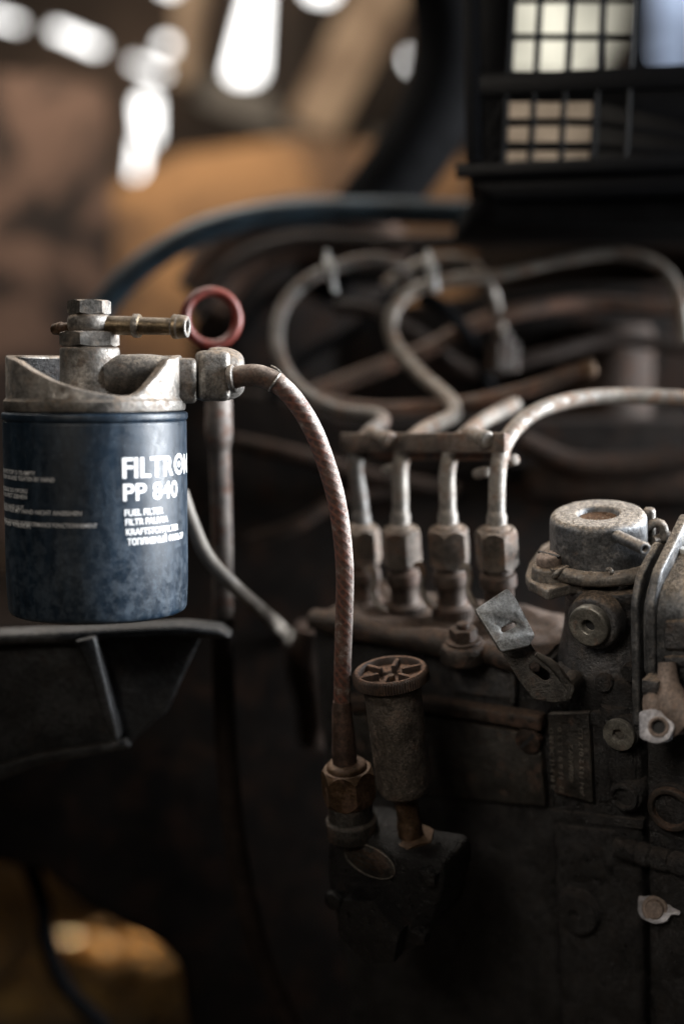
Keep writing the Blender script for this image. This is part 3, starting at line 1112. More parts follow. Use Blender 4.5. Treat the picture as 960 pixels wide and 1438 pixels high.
lathe(b, BM, rp([(14.6, 4.7), (13.2, 8), (12.7, 12), (12.5, 25.2), (12.0, 26.6), (9, 26.8), (0, 26.8)], .8), 40)
obj('centre_boss', b, M['alu'], HR)
b = new()
ex = FM.to_3x3() @ Vector((1, 0, 0))
tube(b, [FM @ Vector((.004, -.004, .014)), FM @ Vector((.014, -.004, .0145)), FM @ Vector((.024, -.003, .0145)), FM @ Vector((.034, 0, .013))], [9, 9.2, 9.2, 9], 20)
obj('channel_hump', b, M['dusty_shade'], HR)
b = new()
box(b, FM, (30.5, -11, 3.2), (42.2, 11, 22.2), 2.4, 3)
obj('outlet_neck', b, M['alu'], HR)
b = new()
box(b, FM, (-9, 34, 5), (9, 240, 20), 3)
obj('mounting_arm', b, M['bracket'], HR)
b = new()
hex_nut(b, BM, 12.7, 27.0, 33.2, .22)
obj('lower_nut', b, M['alu'], HR)

# banjo bolt with the two hose barbs
b = new()
lathe(b, BM, rp([(0, 33.0), (8.4, 33.0), (9.2, 35), (9.2, 38.4), (8.2, 40.2), (0, 40.2)], 1.2), 36)
bj = obj('banjo', b, M['alu'], HR)
b = new()
hex_nut(b, BM, 9.1, 40.3, 46.2, .10, .1)
obj('bolt_head', b, M['alu'], HR)
lp = BM @ Vector((0, 0, 36.0 * MM))
dr = (P(263, 459, .588) - lp).normalized()
b = new()
lathe(b, frame(lp, dr), rp([(3.9, 6), (4.0, 19.2), (4.0, 19.4), (4.9, 19.6), (4.9, 22.2), (3.7, 22.6), (3.5, 36), (5.2, 37.0), (4.6, 42.4), (3.0, 42.6), (2.4, 42.0), (2.4, 30)], .4, 2), 28)
obj('hose_barb', b, M['brass'], HR)
b = new()
lathe(b, frame(lp, dr), rp([(3.9, 36.2), (5.0, 36.6), (5.05, 38.6), (4.4, 43.0), (2.9, 43.1), (2.3, 42.2), (2.3, 34)], .4, 2), 28)
obj('barb_tip', b, M['alu'], HR)
b = new()
lathe(b, frame(lp, dr), rp([(4.1, 19.4), (5.0, 19.6), (5.0, 22.0), (4.1, 22.3)], .5, 2), 28)
obj('barb_collar', b, M['steel'], HR)
b = new()
lathe(b, frame(lp, dr), [(2.28, 36), (0, 36)], 20)
obj('bore', b, M['hole'], HR)
dl = (P(58, 465, .612) - lp).normalized()
b = new()
lathe(b, frame(lp, dl), rp([(2.4, 6), (2.1, 15.6), (2.9, 16), (2.4, 20.6), (1.2, 21), (0, 21)], .4, 2), 20)
obj('thin_barb', b, M['bronze'], HR)

# union block and hose end on the outlet
b = new()
box(b, FM, (42.6, -10.5, 4.0), (56.4, 10.5, 25.4), 3.4, 4)
obj('union_block', b, M['alu'], HR)
b = new()
uc = FM @ Vector((50 * MM, .004, 15.5 * MM))
du = (FM.to_3x3() @ Vector((1, -.12, 0))).normalized()
lathe(b, frame(uc, du), rp([(0, -2), (11.2, -2), (11.6, 2), (11.4, 7), (9.4, 11.5), (7, 13.4), (0, 13.6)], 2.2, 4), 36)
obj('union_nut', b, M['alu'], HR)
b = new()
lathe(b, frame(P(326, 532, .596), P(360, 527, .594) - P(326, 532, .596)), rp([(4.4, -1), (5.9, -1), (6.0, 1.0), (4.4, 1.4)], .5), 28)
obj('hose_collar', b, M['alu'], HR)

# ------------------------------------------------------------------ braided hose
HP = [(322, 533, .597), (340, 528, .596), (362, 527, .595), (386, 536, .595), (412, 560, .596), (438, 601, .598), (458, 652, .600), (472, 702, .602), (480, 752, .604), (484, 806, .607), (483, 866, .611), (481, 930, .615), (480, 1000, .620), (482, 1050, .624), (486, 1084, .627)]
HO = root('braided_hose', 'red brown braided fuel hose bowing down from filter head to feed pump', 'hose', P(*HP[-1]))
b = new()


def weave(a, L):
    return 1 + .005 * math.sin(6 * a + 2 * math.pi * 230 * L)


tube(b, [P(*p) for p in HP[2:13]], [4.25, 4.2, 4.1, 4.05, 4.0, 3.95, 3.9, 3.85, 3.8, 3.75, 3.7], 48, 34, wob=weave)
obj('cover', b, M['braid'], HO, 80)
M['ferrule'] = worn('brown_hose_ferrule', (.12, .075, .055), .5, .2, .7, (.30, .245, .20), .45, .5, (.13, .065, .042), grime=.4)
b = new()
tube(b, [P(*p) for p in HP[0:4]] + [P(389, 539, .595)], [4.5, 4.5, 4.55, 4.6, 4.5], 28, 8)
obj('upper_ferrule', b, M['ferrule'], HO)
b = new()
fm = frame(P(386, 536, .595), P(412, 560, .596) - P(362, 527, .595))
torus(b, fm, 4.55, .42, .4, 5.6, 28, 8)
tube(b, [fm @ Vector((.0045, .001, .0)), fm @ Vector((.005, .0012, -.0025)), fm @ Vector((.0048, .0006, -.005))], .35, 6)
obj('binding_wire', b, M['steel'], HO)
M['ferrule_d'] = worn('dark_brown_ferrule', (.075, .045, .033), .5, .3, .4, (.12, .075, .055), .4, .6, (.10, .05, .032), grime=.5)
b = new()
tube(b, [P(480, 985, .619), P(480, 1000, .620), P(482, 1030, .6225), P(483, 1055, .6245), P(486, 1090, .627)], [3.9, 4.4, 5.0, 5.4, 5.6], 28, 8)
obj('lower_ferrule', b, M['ferrule_d'], HO)

# ------------------------------------------------------------------ dipstick with its red ring, and the tube it stands in
DR = root('dipstick', 'dark red plastic dipstick ring standing behind the filter head', 'dipstick', P(303, 500, .690))
b = new()
rm = frame(P(297, 447, .690), (.30, -1, .05))
torus(b, rm, 12.9, 2.6, n=64, seg=16)
for v in b.verts:
    q = rm.inverted() @ v.co
    q.z *= 1.5
    v.co = rm @ q
obj('ring', b, M['red'], DR)
b = new()
tube(b, [P(300, 484, .690), P(304, 505, .692), P(306, 545, .695)], 2.6, 12)
obj('stem', b, M['red'], DR)
DT = root('dipstick_tube', 'grey brown upright tube under the red ring, running down into the dark', 'tube', P(420, 1455, .72))
b = new()
tube(b, [P(307, 600, .698), P(309, 660, .70), P(312, 760, .702), P(313, 860, .705), P(313, 885, .706)], 5.1, 20)
obj('upper_tube', b, M['tube'], DT)
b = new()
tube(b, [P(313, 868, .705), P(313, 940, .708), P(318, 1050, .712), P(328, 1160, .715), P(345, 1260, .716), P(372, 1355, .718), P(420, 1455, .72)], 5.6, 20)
obj('shaded_lower_tube', b, M['hose_shade_brown'], DT)  # lower length coloured dark to stand in for fading light
b = new()
tube(b, [P(307, 535, .696), P(307, 570, .697), P(307, 605, .698), P(307.5, 618, .698), P(308, 632, .699)], [6.2, 6.3, 6.8, 6.3, 5.2], 24)
obj('socket', b, M['tube'], DT)

pipe('grey_cable', [(255, 690, .665), (270, 735, .665), (292, 783, .668), (330, 824, .672), (366, 857, .70), (390, 880, .78), (404, 895, .86), (412, 905, .92)], [3.2, 3.4, 3.5, 3.5, 3.5, 3.4, 3.3, 3.3], M['cable'],
     'pale grey cable slanting down from behind the filter can', 'cable')

# ------------------------------------------------------------------ cast bracket under the filter
BR = root('engine_bracket', 'black ribbed cast bracket below the filter can', 'bracket', P(100, 1000, .66))
m2 = frame(Vector((0, .648, 1.0)), (0, -1, 0))
m2i = m2.inverted()


def w2(px, Y=.648):
    out = []
    for x, y in px:
        q = m2i @ vec(x, y, Y)
        out.append((q.x * 1000, q.y * 1000))
    return out


b = new()
prism(b, m2, w2([(-120, 893), (60, 888), (290, 880), (262, 940), (235, 1000), (205, 1026), (185, 1046), (110, 1058), (45, 1066), (15, 1084), (-120, 1140)]), -8, 0, 2.5, 3)
obj('web', b, M['bracket'], BR)
b = new()
prism(b, m2, w2([(-120, 890), (0, 886), (90, 882), (150, 878), (260, 873), (310, 878), (328, 892), (300, 893), (250, 888), (160, 890), (140, 897), (126, 912), (110, 899), (60, 899), (-120, 908)]), -10, 9, 3.5, 4)
obj('top_flange', b, M['bracket'], BR)
b = new()
prism(b, m2, w2([(112, 893), (140, 887), (150, 930), (174, 1030), (166, 1034), (150, 1000), (134, 940)]), 0, 13, 2.0, 3)
obj('rib', b, M['bracket'], BR)
b = new()
prism(b, m2, w2([(-120, 1120), (-20, 1075), (60, 1052), (180, 1034), (188, 1046), (60, 1070), (0, 1094), (-120, 1145)]), 0, 7, 2.0, 3)
obj('bottom_lip', b, M['bracket'], BR)
pipe('floor_hose', [(-40, 1150, .9), (25, 1190, .9), (58, 1260, .9), (66, 1320, .9), (92, 1385, .9), (150, 1445, .9)], 5.5, M['rubber'], 'thin black hose hanging in front of the sunlit floor', 'hose')

# ================================================================== injection pump
PR = root('injection_pump', 'grimy cast injection pump with four delivery valves and round boost capsule', 'fuel pump', e(-60, 10, -340))


def slab(b, px, c, thick, bev=1.5, seg=2):
    """outline in pixels on the plane y = c of the pump, reaching back by thick (mm)"""
    pts = []
    for x, y in px:
        q = MEI @ EY(x, y, c)
        pts.append((q.x * 1000, q.z * 1000))
    mm_ = ME @ Matrix.Rotation(math.radians(90), 4, 'X')      # local x, z -> polygon plane; local z' = -y
    prism(b, mm_, pts, -c - thick, -c, bev, seg)
    return b


def facing(px, py, c):
    """frame on the plane y = c whose z looks out of the pump's long side"""
    return frame(EY(px, py, c), -YE, XE)


def bolt_profile(r, h, hole=0, depth=0, back=8, ch=.8):
    p = [(r, -back), (r, h - ch), (r - ch, h)]
    if hole:
        p += [(hole + .3, h), (hole, h - .4), (hole, h - depth), (0, h - depth)]
    else:
        p += [(0, h)]
    return p


# --- pump body
b = new()
box(b, ME, (-146, -18, -340), (-17, 34, -66), 3, 2)  # box carried on far below to block side light under the pump
obj('pump_body', b, M['oily'], PR)
b = new()
from mathutils import noise as mn
NX, NY = 64, 28
gv = []
for i in range(NX + 1):
    row = []
    for j in range(NY + 1):
        x, y = -148 + 128 * i / NX, -22 + 54 * j / NY
        edge = min(1, (y + 22) / 7, (x + 148) / 8)
        h = -64 - 7 * (1 - edge) ** 2 + 3.2 * mn.noise(Vector((x * .05, y * .07, 3.1))) + 1.2 * mn.noise(Vector((x * .2, y * .2, 9.4)))
        row.append(b.verts.new(e(x, y, h)))
    gv.append(row)
for i in range(NX):
    for j in range(NY):
        b.faces.new((gv[i][j], gv[i + 1][j], gv[i + 1][j + 1], gv[i][j + 1]))
obj('top_deck', b, M['brown_cast'], PR)
b = new()
tube(b, [e(-144, -19, -66), e(-120, -21, -65), e(-95, -20, -67), e(-70, -23, -64), (e(-48, -21, -66)), e(-30, -21, -67)], [5, 7, 4.5, 7, 4.5, 6], 14)
obj('deck_bead', b, M['brown_cast'], PR)
b = new()
slab(b, [(470, 1004), (600, 1006), (757, 1034), (765, 1134), (700, 1128), (600, 1118), (470, 1110)], -22.5, 6, 2)
obj('side_cover', b, M['grime_steel'], PR)
b = new()
slab(b, [(470, 982), (600, 984), (757, 1008), (758, 1030), (600, 1002), (470, 1000)], -25.5, 8, 2.2, 3)
obj('cover_ledge', b, M['brown_cast'], PR)
b = new()
slab(b, [(632, 905), (720, 912), (722, 984), (634, 974)], -19.5, 3, 2.5, 3)
obj('side_pad', b, M['alu_dark'], PR)
b = new()
slab(b, [(712, 915), (721, 916), (722, 990), (713, 988)], -23, 5, 1.5)
obj('side_rib', b, M['alu_dark'], PR)
b = new()
fr = facing(741, 1040, -23.5)
plate(b, fr, [(5.6 * math.cos(2 * math.pi * k / 28), 5.6 * math.sin(2 * math.pi * k / 28)) for k in range(28)], [], -4, 1.0, .5)
cs = math.radians(48)
obj('cover_screw', b, M['valve'], PR)
b = new()
sm = fr @ Matrix.Rotation(cs, 4, 'Z')
box(b, sm, (-5.4, -.8, .2), (5.4, .8, 1.08), 0)
obj('screw_slot', b, M['hole'], PR)

# --- flange bolt on the deck lug
bx_ = EZ(650, 893, -58)
fb = frame(bx_, ZE, XE)
b = new()
lathe(b, fb, rp([(0, -12), (11, -12), (11, -6), (9.2, -3), (0, -3)], 1.6, 3), 30)
obj('deck_lug', b, M['brown_cast'], PR)
b = new()
lathe(b, fb, rp([(0, -3), (8.2, -3), (8.2, -1.6), (0, -1.6)], .5), 28)
hex_nut(b, fb, 6.4, -1.6, 4.0, .5)
lathe(b, fb, rp([(0, 3.5), (3, 3.5), (3, 6.5), (0, 6.5)], .8), 20)
obj('deck_bolt', b, M['valve'], PR)

# --- four delivery valves
for i, (x, y, d) in enumerate(((697, 770, .655), (630, 768, .672), (563, 768, .688), (507, 766, .704))):
    vm_ = frame(P(x, y, d), ZE, XE)
    b = new()
    prof = [(0, -9), (6.8, -9), (6.8, -12), (8.4, -12.5), (8.6, -18.5), (7.0, -19.6), (6.8, -28), (9.2, -29), (9.4, -35), (10.8, -36), (12.5, -38.5), (14.5, -41), (15.5, -47), (0, -47)]
    lathe(b, vm_, rp(prof, .8, 2), 40)
    dv = obj('delivery_valve', b, M['valve'], PR)
    b = new()
    pts = []
    for k in range(60):
        a = 2 * math.pi * k / 60
        r = 9.9 if k % 2 else 9.4
        pts.append((r * math.cos(a), r * math.sin(a)))
    prism(b, vm_, pts, -35, -29.6, .0)
    obj('spline_ring', b, M['valve'], dv)
    b = new()
    hex_nut(b, vm_, 9.9, -9.2, 9.4, .35 + i * .5, .22)
    lathe(b, vm_, rp([(0, 9.2), (7.2, 9.2), (5.2, 11), (0, 11)], .8), 28)
    obj('union_nut', b, M['nut'], dv)
for x, y, d in ((590, 800, .676), (655, 803, .662), (522, 806, .692)):
    b = new()
    tube(b, [P(x - 10, y - 4, d), P(x, y - 7, d), P(x + 4, y + 8, d), P(x + 2, y + 26, d), P(x + 8, y + 42, d - .002), P(x + 20, y + 54, d - .003)], [1.2, 1.7, 1.6, 1.4, 1.7, 1.3], 10)
    obj('valve_lock', b, M['pipe'], PR)

# --- governor housing
b = new()
box(b, ME, (-15.5, -24, -340), (27.5, 30, -66), 5, 3)  # lower end lengthened out of view to block the side light
obj('governor_housing', b, M['oily'], PR)
b = new()
lathe(b, frame(e(6, 2, -28), ZE, XE), rp([(0, 0), (25, 0), (24.5, -4), (21.5, -9), (22, -22), (25.5, -38), (25, -60), (0, -60)], 5, 5), 56)
obj('governor_neck', b, M['alu_dark'], PR)
b = new()
box(b, ME, (31.5, -26, -340), (90, 30, -38), 4, 3)  # also lengthened downward as a blocker for the side light
obj('rear_cover', b, M['oily'], PR)
b = new()
prism(b, ME @ Matrix.Rotation(math.radians(90), 4, 'Z') @ Matrix.Rotation(math.radians(90), 4, 'X'),
      rp([(-27, -60), (-27, -30), (-22, -21), (8, -9), (32, -8), (32, -60)], 4, 3, True), 31.5, 90, 2)
obj('dusty_cover_top', b, M['alu_cap'], PR)
for x0, x1, prd, zlo, yb, zt_ in ((26.8, 30.2, 0, -84, -4, -8), (33.4, 37.6, .6, -66, 9, 1)):
    b = new()
    prism(b, ME @ Matrix.Rotation(math.radians(90), 4, 'Z') @ Matrix.Rotation(math.radians(90), 4, 'X'),
          rp([(-29 - prd, zlo), (-29 - prd, -27), (-23, -16 + prd * 2), (yb, zt_), (yb + 4, zt_ - 3), (yb + 4, -50), (-10, zlo)], 3.5, 4, True), x0, x1, 1.3, 3)
    obj('seam_flange', b, M['alu_seam'] if 'alu_seam' in M else M['alu_cap'], PR)
b = new()
slab(b, [(930, 873), (1010, 872), (1010, 915), (930, 914)], -29.5, 5, 2, 3)
obj('cover_pad', b, M['alu_dark'], PR)
b = new()
slab(b, [(928, 922), (1010, 922), (1010, 940), (928, 938)], -28.5, 5, 2, 3)
obj('cover_step', b, M['alu_dark'], PR)

# --- boost capsule
b = new()
lathe(b, frame(OE, ZE, XE), rp([(0, -3.6), (8.2, -3.4), (8.9, -.9), (9.6, 0), (19.0, 0), (20.6, -1.7), (20.9, -4), (21.2, -21), (0, -21)], .9, 3), 72)
cap = obj('boost_capsule', b, M['alu_cap'], PR)
b = new()
lathe(b, frame(OE, ZE, XE), rp([(0, -2.9), (4, -2.8), (8.4, -2.3)], 1), 40)
obj('dirt_fill', b, M['dirt'], cap)
b = new()
n0 = P(866, 753, .597)
n1 = P(905, 771, .578)
nf = frame(n0, n1 - n0)
ln_ = (n1 - n0).length * 1000
lathe(b, nf, rp([(2.6, -5), (2.6, ln_ - .3), (2.3, ln_), (1.5, ln_), (1.35, ln_ - .4), (1.35, ln_ - 6)], .15, 2), 24)
nip = obj('nipple', b, M['alu_cap'], cap)
b = new()
lathe(b, nf, [(1.34, ln_ - 3), (0, ln_ - 3)], 16)
obj('nipple_bore', b, M['hole'], cap)
b = new()
torus(b, frame(e(1.6, 0, -21.5), ZE, XE), 24.0, 3.3, n=72, seg=16)
obj('clamp_ring', b, M['alu'], PR)
b = new()
tube(b, [EZ(851, 800, -17.5), EZ(856, 799, -17), EZ(858, 804, -18), EZ(856, 810, -20.5)], .8, 8)
obj('ring_notch', b, M['alu'], PR)
b = new()
pts = []
for x, y in ((737, 806), (741, 815), (768, 829), (800, 820), (830, 818), (870, 812), (905, 796), (925, 770), (915, 745), (880, 735), (800, 745), (760, 765), (742, 790)):
    q = MEI @ EZ(x, y, -25)
    pts.append((q.x * 1000, q.y * 1000))
prism(b, ME, pts, -30, -25, 1.3, 3)
obj('capsule_flange', b, M['alu'], PR)
scm = frame(EZ(771, 792, -19), ZE, XE)
b = new()
lathe(b, scm, rp([(0, -7), (8.2, -7), (7.6, -1), (6.6, 0), (0, 0)], 1, 3), 30)
obj('screw_boss', b, M['alu'], PR)
b = new()
lathe(b, scm, rp([(0, 0), (5.6, 0), (5.8, .6), (5.6, 3.6), (4.6, 4.6), (0, 4.7)], .8, 3), 30)
ss = obj('clamp_screw', b, M['tan'], PR)
b = new()
box(b, scm @ Matrix.Rotation(-.25, 4, 'Z'), (-5.7, -.7, 3.7), (5.7, .7, 4.76))
obj('screw_slot', b, M['hole'], ss)
b = new()
pts = []
for x, y in ((757, 791), (775, 800), (798, 797), (814, 785), (806, 778), (786, 780), (766, 782)):
    q = MEI @ EZ(x, y, -18.6)
    pts.append((q.x * 1000, q.y * 1000))
prism(b, ME, pts, -20, -18.6, .5)
tube(b, [EZ(812, 786, -19), EZ(800, 795, -18.9), EZ(786, 802, -19.2), EZ(778, 808, -21), EZ(777, 812, -24.5)], [.8, 1.0, 1.2, 1.2, 1.0], 12)
obj('clamp_clip', b, M['alu'], PR)
rsm = frame(P(911, 735, .618), ZE, XE)
b = new()
lathe(b, rsm, rp([(0, -8), (2.6, -8), (2.7, 6), (2.0, 7.0), (0, 7.0)], .7, 3), 20)
tube(b, [P(905, 742, .614), P(918, 735, .614), P(928, 737, .614), P(932, 748, .615), P(930, 757, .616)], 2.0, 12)
tube(b, [P(915, 760, .614), P(928, 756, .617), P(936, 752, .620), P(934, 764, .618)], 2.2, 12)
obj('rear_clip', b, M['alu'], PR)
b = new()
slab(b, [(953, 770), (975, 778), (975, 786), (952, 776)], -2, 4, .5)
obj('label_tab', b, M['tie'], PR)

# --- plug, bolts and bosses on the long side
pf = facing(826, 879, -32)
b = new()
lathe(b, pf, rp([(12.5, -10), (11.8, -4), (10.6, -2.5), (0, -2.5)], 1, 3), 36)
obj('plug_boss', b, M['alu_dark'], PR)
b = new()
lathe(b, pf, rp([(0, -3), (9.0, -3), (9.0, .6), (8.2, 1.4), (3.4, 1.4), (2.9, .8), (2.9, -2.5), (0, -2.5)], .5, 3), 40)
obj('plug', b, M['socket'], PR)
b = new()
lathe(b, pf, [(0, -2.4), (2.85, -2.4)], 20)
obj('plug_socket', b, M['hole'], PR)


def bossed(px, py, c, ro, ri, depth, mat, boss, name, inner=None, hexed=False):
    f_ = facing(px, py, c)
    b = new()
    lathe(b, f_, rp([(boss, -12), (boss, -1.4), (boss - 1, -.6), (0, -.6)], .8, 3), 32)
    obj(name + '_boss', b, M['oily'], PR)
    b = new()
    if hexed:
        hx = hexagon(ri, .3)
        plate(b, f_, [(ro * math.cos(2 * math.pi * k / 36), ro * math.sin(2 * math.pi * k / 36)) for k in range(36)], [hx], -.5, 2.2, .5)
        o = obj(name, b, mat, PR)
        b = new()
        prism(b, f_, hexagon(ri * 1.05, .3), -.55, -.3)
        obj(name + '_socket', b, inner or M['hole'], o)
    else:
        lathe(b, f_, rp([(ro, -1), (ro, 1.2), (ro - .6, 2), (ri + .4, 2), (ri, 1.4), (ri, 2 - depth), (0, 2 - depth)], .4, 2), 36)
        o = obj(name, b, mat, PR)
        b = new()
        lathe(b, f_, [(0, 2.05 - depth), (ri * .98, 2.05 - depth)], 24)
        obj(name + '_bore', b, inner or M['hole'], o)
    return o


bossed(870, 1030, -29, 6.7, 3.5, 3, M['socket'], 8.0, 'socket_bolt', M['steel'], True)
bossed(876, 1119, -29, 6.4, 4.5, 5, M['oily'], 7.4, 'threaded_hole')
bossed(941, 1136, -29, 10.2, 7.4, 4, M['brown_cast'], 11.2, 'shaft_seal', M['tan'])
bossed(808, 1282, -27, 10.6, 2.5, 4, M['oily'], 11.4, 'lower_plug')
b = new()
tube(b, [e(17, -21.5, -78), e(18, -22, -95), e(19.5, -21.5, -112)], 7.0, 20)
obj('bolt_web', b, M['oily'], PR)
b = new()
a0 = MEI @ EY(866, 1190, -27)
lathe(b, frame(EY(866, 1190, -27), XE), rp([(0, -1), (4.6, -1), (4.8, 8), (4.0, 8.6), (4.0, 9.6), (5.2, 10), (5.2, 15), (4.2, 15.6), (4.2, 16.6), (5.2, 17), (5.2, 24), (4.2, 24.6), (4.2, 25.6), (5.2, 26), (5.2, 50), (0, 50)], .5, 2), 28)
obj('ribbed_pipe', b, M['oily'], PR)

b = new()
slab(b, [(770, 1138), (902, 1152), (902, 1166), (770, 1152)], -25.6, 4, 1.2)
obj('casting_step', b, M['oily'], PR)
b = new()
slab(b, [(786, 1160), (862, 1168), (858, 1236), (792, 1240)], -25.4, 4, 3, 3)
obj('casting_pad', b, M['oily'], PR)
for x, y in ((838, 1010), (846, 960), (884, 945)):
    b = new()
    lathe(b, facing(x, y, -25), rp([(0, 1.6), (3.4, 1.4), (4.2, 0), (4.2, -3), (0, -3)], .6), 20)
    obj('core_plug', b, M['oily'], PR)
# --- cast number plate with its raised, upright-running figures
b = new()
slab(b, [(767, 1003), (826, 1001), (832, 1128), (777, 1114)], -27.5, 5, 1.2)
npl = obj('number_plate', b, M['alu_plate'] if 'alu_plate' in M else M['grime_steel'], PR)
b = new()
slab(b, [(829, 1000), (853, 1002), (858, 1126), (835, 1126)], -25.8, 4, 1.2)
obj('plate_border', b, M['oily'], PR)


def raised(b, s, px, py, h, wd, c, up=True):
    tx = text_flat(s, h, wd, .012)
    q = MEI @ EY(px, py, c)
    qx, qz = q.x * 1000, q.z * 1000
    vs, fs, _ = tx
    lo = [b.verts.new(e(qx - y, c + .05, qz + x)) for x, y in vs]
    hi = [b.verts.new(e(qx - y, c - .35, qz + x)) for x, y in vs]
    ec = {}
    for fa in fs:
        try:
            b.faces.new([hi[i] for i in fa])
        except ValueError:
            continue
        for i in range(len(fa)):
            k = (fa[i], fa[(i + 1) % len(fa)])
            ec[k] = ec.get(k, 0) + 1
    for (i, j) in ec:
        if (j, i) not in ec:
            b.faces.new((hi[i], lo[i], lo[j], hi[j]))


for s, x, y, wd in (('0 41 2 11 D6 28 D', 779, 1108, 30), ('D  11 8 9 1 5 3 0', 791, 1113, 32), ('400B/A0V 2', 805, 1100, 19), ('AN 113 2 017 LD', 820, 1118, 33)):
    b = new()
    raised(b, s, x, y, 2.1, wd, -27.5)
    obj('raised_figures', b, M['steel'], npl)

# --- stop lever of bent sheet steel
LR = root('stop_lever', 'bent bare steel lever with an oblong slot beside the boost capsule', 'lever', P(790, 968, .606))


def cam_plate(b, px, holes, a, thick, tilt=(0, 0)):
    """plate facing us, its outline at the depth of point a, tipped by tilt"""
    n = (CAM - a).normalized() + Vector((tilt[0], 0, tilt[1]))
    fm = frame(a, n)
    fi = fm.inverted()
    nn = fm.to_3x3() @ Vector((0, 0, 1))

    def cv(p):
        q = fi @ ray_plane(p[0], p[1], nn, a, 0)
        return (q.x * 1000, q.y * 1000)
    plate(b, fm, [cv(p) for p in px], [[cv(p) for p in h] for h in holes], -thick, 0, .3)


def oblong(cx_, cy_, L, r, ang, n=6):
    a = math.radians(ang)
    out = []
    for s in (1, -1):
        for k in range(n + 1):
            t = a + (-math.pi / 2 + math.pi * k / n) + (0 if s == 1 else math.pi)
            out.append((cx_ + s * L * math.cos(a) + r * math.cos(t), cy_ + s * L * math.sin(a) + r * math.sin(t)))
    return out


b = new()
cam_plate(b, rp([(668, 856), (712, 827), (724, 842), (750, 892), (742, 906), (704, 914)], 3, 2, True), [oblong(714, 880, 8, 5, -28)], P(712, 872, .597), 1.8, (.42, .38))
up_ = obj('upper_tab', b, M['lever'], LR)
b = new()
cam_plate(b, rp([(701, 909), (742, 902), (752, 918), (786, 944), (806, 966), (800, 982), (776, 986), (748, 980), (728, 954)], 4, 3, True), [oblong(757, 943, 10, 8, 38)], P(748, 940, .604), 2.0, (-.1, -.1))
obj('lower_arm', b, M['grime_steel'], LR)
b = new()
tube(b, [P(752, 918, .6025), P(775, 934, .6025), P(792, 956, .6025), P(800, 975, .6035)], [1.2, 2.0, 2.2, 1.5], 10)
obj('arm_flange', b, M['grime_steel'], LR)
b = new()
lathe(b, frame(P(790, 968, .604), -YE), rp([(0, 2), (4.2, 2), (4.2, -12), (0, -12)], .6), 20)
obj('pivot', b, M['grime_steel'], LR)

# --- pale throttle lever at the right edge
TR = root('throttle_lever', 'pale zinc lever eye with a tan arm at the right edge', 'lever', P(922, 1020, .575))
b = new()
cam_plate(b, rp([(897, 1000), (916, 996), (936, 1003), (946, 1020), (938, 1038), (920, 1044), (898, 1036)], 5, 3, True), [[(924 + 10.5 * math.cos(k * math.pi / 10), 1021 + 10.5 * math.sin(k * math.pi / 10)) for k in range(20)]], P(922, 1020, .572), 3.5, (-.35, .15))
obj('lever_eye', b, M['zinc'], TR)
b = new()
torus(b, frame(P(924, 1021, .5712), (-.40, -1, .25)), 3.5, .8, n=28, seg=8)
obj('eye_bush', b, M['tan'], TR)
b = new()
tube(b, [P(936, 930, .580), P(938, 960, .579), P(946, 990, .577), P(968, 1010, .575)], [3.6, 4.5, 8.0, 10], 20)
obj('arm', b, M['tan'], TR)
b = new()
box(b, frame(P(917, 962, .581), -YE, XE), (-3.5, -3.5, -4), (3.5, 3.5, 4), .7)
obj('square_nut', b, M['alu_dark'], TR)
b = new()
tube(b, [P(922, 1000, .581), P(920, 985, .581), P(921, 968, .583)], [6, 5.4, 4.6], 16)
obj('hub', b, M['tan'], TR)
b = new()
tube(b, [P(944, 1026, .573), P(956, 1024, .573), P(975, 1018, .573)], [1.8, 2.2, 2.2], 12)
obj('link_rod', b, M['zinc'], TR)
b = new()
lathe(b, frame(P(924, 1021, .5735), (-.40, -1, .25)), [(0, 0), (3.2, 0), (3.2, -4), (0, -4)], 20)
obj('bore', b, M['hole'], TR)

# --- grey washer tag lower down
GR = root('lock_tag', 'small grey tab washer under a rusty bolt, low on the pump', 'washer', EY(920, 1277, -27))
b = new()
q_ = EY(920, 1277, -28)
cam_plate(b, rp([(896, 1258), (905, 1260), (916, 1257), (932, 1262), (941, 1274), (954, 1280), (952, 1285), (941, 1283), (934, 1294), (918, 1297), (900, 1289), (895, 1278)], 4, 3, True), [], q_, 1.6, (-.45, .2))
obj('tab_washer', b, M['zinc'], GR)
b = new()
lathe(b, frame(EY(919, 1277, -28), (-.5, -1, .2)), rp([(6.0, 0), (5.6, .9), (4.4, 1.0), (4.2, .6), (3.9, 2.4), (0, 3.0)], .3, 2), 24)
obj('bolt', b, M['tan'], GR)

# ------------------------------------------------------------------ clamp bar over the pipes
CB = root('pipe_clamp', 'rusty clamp bar holding the four injector pipes together', 'clamp', P(600, 640, .67))
c0, c1 = P(486, 622, .701), P(711, 622, .646)
cm = frame(c0, (c1 - c0), (0, 0, 1))        # x up, z along
lnc = (c1 - c0).length * 1000
b = new()
prism(b, cm, rp([(-4.6, 3.6), (-3.4, -.5), (3.8, -2.5), (5.0, 3.6)], .9, 2, True), -1, lnc + 1, .5)
obj('front_bar', b, M['bar'], CB)
b = new()
prism(b, cm, rp([(-8.5, -5.5), (-8.5, -10), (3.0, -10), (3.0, -5.5)], .9, 2, True), 3, lnc - 4, .5)
obj('rear_bar', b, M['rod'], CB)
for x, y, d in ((541, 614, .683), (676, 613, .652)):
    b = new()
    ax = P(x + 16, y + 8, d - .012) - P(x - 12, y - 3, d + .004)
    lathe(b, frame(P(x - 10, y - 2, d + .003), ax), rp([(0, -8), (3.2, -8), (3.4, 8), (4.2, 8.4), (4.2, 11), (3.2, 12), (0, 12)], .6), 20)
    obj('clamp_bolt', b, M['pipe'], CB)
